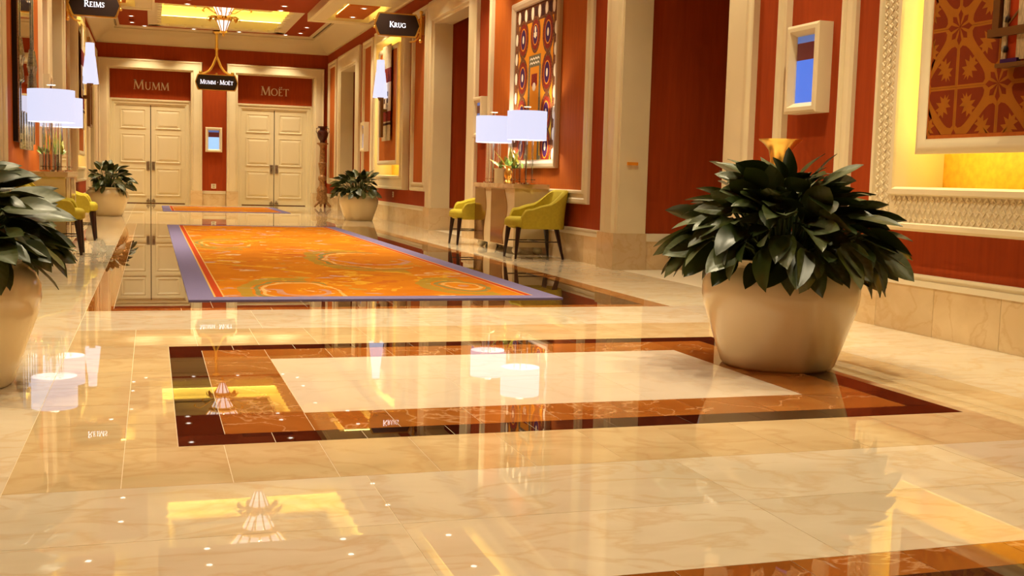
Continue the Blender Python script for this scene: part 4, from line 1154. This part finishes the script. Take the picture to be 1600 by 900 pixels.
def potted(label,loc,seed,n=120,rot=0.0,spread=1.0,lim=(-1.42,4.85)):
    r = random.Random(seed)
    t = thing('potted_plant',label,'potted plant',loc,None,rot)
    MB().lathe(POT,(0,0,0),56).build('pot',M['pot'],t,smooth=True)
    MB().lathe([(.0,.56),(.328,.556),(.33,.55)],(0,0,0),24).build('soil',M['soil'],t)
    stm = MB()
    for i in range(n):
        f = (i+.5)/n
        az = i*2.39996+r.uniform(-.45,.45)
        # polar angle from straight up (0) to drooping (115 deg)
        th = math.radians(6+ (100-6)*f**.9 + r.uniform(-16,16))
        rootr = .05+.22*f; root = Vector((rootr*math.cos(az),rootr*math.sin(az),.56))
        pet = (.36-.12*f)*r.choice((r.uniform(.85,1.1),r.uniform(.85,1.1),r.uniform(.35,.8)))*spread
        eth = min(th,math.radians(76))*.82
        d0 = Vector((math.sin(eth)*math.cos(az),math.sin(eth)*math.sin(az),math.cos(eth)))
        b = root+d0*pet
        b.z += .12*(1-f)
        lth = min(th+math.radians(14+38*r.random()),2.30)
        d1 = Vector((math.sin(lth)*math.cos(az+r.uniform(-.45,.45)),math.sin(lth)*math.sin(az+r.uniform(-.45,.45)),math.cos(lth))).normalized()
        upv = Vector((-math.cos(lth)*math.cos(az),-math.cos(lth)*math.sin(az),math.sin(lth)))
        upv = (Matrix.Rotation(r.uniform(-.9,.9),3,d1) @ upv)
        xax = d1.cross(upv).normalized(); zax = xax.cross(d1).normalized()
        s_ = r.uniform(.72,1.12)*(1.0 if f>.12 else .85)*spread
        tip = b+d1*s_*.29
        if tip.x+loc[0] < lim[0] or tip.x+loc[0] > lim[1] or b.x+loc[0] < lim[0]+.08 or b.x+loc[0] > lim[1]-.08: continue
        o = bpy.data.objects.new('leaf',LM[r.randrange(5)]); COL.objects.link(o); o.parent = t
        m4 = Matrix(((xax.x,d1.x,zax.x,b.x),(xax.y,d1.y,zax.y,b.y),(xax.z,d1.z,zax.z,b.z),(0,0,0,1)))
        o.matrix_local = m4 @ Matrix.Diagonal((s_,s_,s_,1))
        mid = (root+b)/2+Vector((0,0,.04))
        stm.tube([root[:],mid[:],b[:]],.006,5)
    stm.build('stems',M['stem'],t,smooth=True)
    return t
potted('large cream pot of broad dark leaves standing on the near floor inset',(3.37,5.54,0),3,295,0.0,.98)
potted('large cream pot of broad dark leaves cut off at left edge',(-.92,5.58,0),11,290,0.0,.80)
potted('cream pot of dark leaves standing far off at the right wall',(4.43,25.15,0),5,130,0.0,.95,(-1.3,4.90))
potted('cream pot of dark leaves standing far off at the left wall',(-.90,25.45,0),6,130,0.0,.92,(-1.27,4.8))

# gold urn stand behind the near planter
t = thing('gold_urn_stand','polished gold flared urn showing behind the near planter leaves','urn',(4.74,7.90,0))
MB().lathe([(.0,0),(.16,0),(.16,.03),(.06,.07),(.035,.14),(.03,.80),(.05,.84),(.03,.88)],(0,0,0),24).build('pedestal',M['gold'],t,smooth=True)
MB().lathe([(.03,.88),(.07,.95),(.078,1.10),(.075,1.22),(.09,1.29),(.13,1.34),(.165,1.365),(.17,1.375),(.155,1.372),(.11,1.33),(.06,1.25),(.0,1.22)],(0,0,0),32).build('flared_bowl',M['gold'],t,smooth=True)

# carved candle stand in far right corner
t = thing('carved_torchere','carved gilt wood pedestal with dark vase beside right double door','pedestal',(4.86,33.9,0))
MB().lathe([(.0,.12),(.12,.12),(.16,.18),(.17,.30),(.14,.42),(.16,.50),(.15,.58),(.09,.66),(.075,.78),(.12,.84),(.12,.92),(.07,.98),(.085,1.1),(.115,1.28),(.12,1.34),(.09,1.36),(.085,1.5),(.07,1.78),(.10,1.86),(.17,1.90),(.17,1.93),(.0,1.94)],(0,0,0),20).build('shaft',M['pew'],t,smooth=True)
for k in range(3):
    a = k*2*PI/3+PI/2; ca,sa = math.cos(a),math.sin(a)
    MB().tube([(.08*ca,.08*sa,.22),(.17*ca,.17*sa,.14),(.25*ca,.25*sa,.06),(.27*ca,.27*sa,.025)],.055,8,.025).build('foot',M['pew'],t,smooth=True)
MB().lathe([(.0,1.94),(.08,1.94),(.07,1.98),(.14,2.08),(.165,2.18),(.15,2.27),(.09,2.32),(.09,2.36),(.14,2.40),(.15,2.42),(.0,2.42)],(0,0,0),20).build('vase',M['vase'],t,smooth=True)
h = MB()
for s_ in (-1,1): h.tube([(s_*.11,0,2.38),(s_*.18,0,2.36),(s_*.19,0,2.26),(s_*.15,0,2.2)],.012,6)
h.build('vase_handles',M['vase'],t,smooth=True)

# ------------------------------------------------------------------ chandeliers
def chandelier(label,loc):
    t = thing('chandelier',label,'chandelier',loc)
    MB().lathe([(0,0),(.02,.015),(.035,.04),(.02,.07),(.07,.09),(.10,.11),(.09,.14),(.04,.15),(.0,.15)],(0,0,0),20).build('finial',M['gold'],t,smooth=True)
    def tier(z0,z1,ra,rb,n):
        for k in range(n):
            a0,a1 = 2*PI*(k+.1)/n,2*PI*(k+.9)/n
            P_ = lambda a,r,z: (r*math.cos(a),r*math.sin(a),z)
            am = (a0+a1)/2
            vs = [P_(a0,ra,z0),P_(am,ra*1.03,z0),P_(a1,ra,z0),P_(a0,rb,z1),P_(am,rb*1.03,z1),P_(a1,rb,z1)]
            ins = [(x*.93,y*.93,z) for x,y,z in vs]
            MB().add(vs+ins,[(0,1,4,3),(1,2,5,4),(6,9,10,7),(7,10,11,8),(0,3,9,6),(2,8,11,5),(3,4,10,9),(4,5,11,10),(0,6,7,1),(1,7,8,2)]).build('glass_panel',M['chglass'],t)
        r = MB()
        for k in range(n):
            a = 2*PI*k/n; r.tube([(ra*1.02*math.cos(a),ra*1.02*math.sin(a),z0-.01),(rb*1.04*math.cos(a),rb*1.04*math.sin(a),z1+.01)],.014,6)
        r.build('gold_ribs',M['gold'],t,smooth=True)
    tier(.13,.40,.06,.17,8); tier(.53,.80,.14,.28,10); tier(.90,1.14,.33,.52,12)
    lv = MB()
    for k in range(10):
        a = 2*PI*k/10; ca,sa = math.cos(a),math.sin(a)
        pts = [(.20,.46),(.30,.50),(.38,.49),(.42,.43),(.40,.39)]
        vs = []
        for j,(r_,z) in enumerate(pts):
            wv = (.05,.08,.08,.05,.015)[j]
            vs += [(r_*ca-wv*sa,r_*sa+wv*ca,z),(r_*ca,r_*sa,z+.02),(r_*ca+wv*sa,r_*sa-wv*ca,z)]
        lv.add(vs,[(3*j+i,3*j+i+1,3*j+i+4,3*j+i+3) for j in range(4) for i in range(2)])
    lv.lathe([(.12,.41),(.20,.41),(.24,.45),(.20,.52),(.1,.53)],(0,0,0),24)
    lv.build('gold_leaf_crown',M['gold'],t,smooth=True)
    sc_ = MB()
    for k in range(6):
        a = 2*PI*k/6+.2; ca,sa = math.cos(a),math.sin(a)
        sc_.tube([(r_*ca,r_*sa,z) for r_,z in ((.1,.60),(.30,.62),(.45,.72),(.60,.80),(.72,.76),(.74,.70),(.70,.68))],.013,6)
        sc_.sphere((.74*ca,.74*sa,.72),.03)
    sc_.build('scroll_arms',M['gold'],t,smooth=True)
    rim = MB().lathe([(.27,.79),(.31,.79),(.31,.82),(.27,.82)],(0,0,0),24,hollow=True); rim.lathe([(.51,1.13),(.56,1.13),(.58,1.17),(.51,1.17)],(0,0,0),28,hollow=True); rim.lathe([(.28,.82),(.37,.85),(.34,.90)],(0,0,0),24,hollow=True); rim.tube([(0,0,.15),(0,0,1.38)],.03,8); rim.lathe([(.18,1.34),(.12,1.39),(.0,1.40)],(0,0,0),16)
    rim.build('rod_and_canopy',M['gold'],t,smooth=True)
    pl = bpy.data.lights.new('chandelier_bulb','POINT'); pl.energy = 60; pl.color = (1,.8,.55); pl.shadow_soft_size = .08
    o = bpy.data.objects.new('chandelier_bulb',pl); COL.objects.link(o); o.parent = t; o.location = (.0,.0,1.0)
chandelier('gold chandelier with white glass tiers above the small far carpet',(1.81,30.9,4.52))
chandelier('gold chandelier reflected in the foreground floor, hung above the long carpet',(1.81,20.1,4.52))

# ------------------------------------------------------------------ small fittings
def plate(label,cat,name,fn,u,z,hw,hh,m,slots=True):
    p = fn(u,z-hh,0); t = thing(name,label,cat,p)
    q = MB(); A = fn(u-hw,z-hh,-.005); B = fn(u+hw,z+hh,.012); q.box(A[0],B[0],A[1],B[1],A[2],B[2]); q.build('plate',M[m],t,world=True)
    if slots:
        for s_ in (-1,1):
            q = MB(); A = fn(u-hw*.5,z+s_*hh*.42-hh*.2,.01); B = fn(u+hw*.5,z+s_*hh*.42+hh*.2,.016); q.box(A[0],B[0],A[1],B[1],A[2],B[2]); q.build('socket',M['switch'],t,world=True)
plate('cream wall outlet between the two double doors','outlet','wall_outlet',FE,1.77,.56,.07,.07,'plate')
plate('small white wall outlet beneath the far right niche','outlet','wall_outlet',FR,24.75,.60,.05,.06,'plate')
plate('bronze switch plate at edge of the near right doorway','switch','light_switch',FR,12.46,1.69,.04,.06,'switch')
tag(MB().box(5.17,5.30,11.885,11.9075,1.20,1.235).build('sticker',M['stick']),'orange paper sticker on the near right doorway jamb','sticker')
tag(MB().lathe([(.0,0.001),(.06,0.001),(.05,.02),(.0,.022)],(5.75,11.82,0),14).build('door_stop',M['nickel']),'small metal stop on the floor inside near right doorway','door stop')
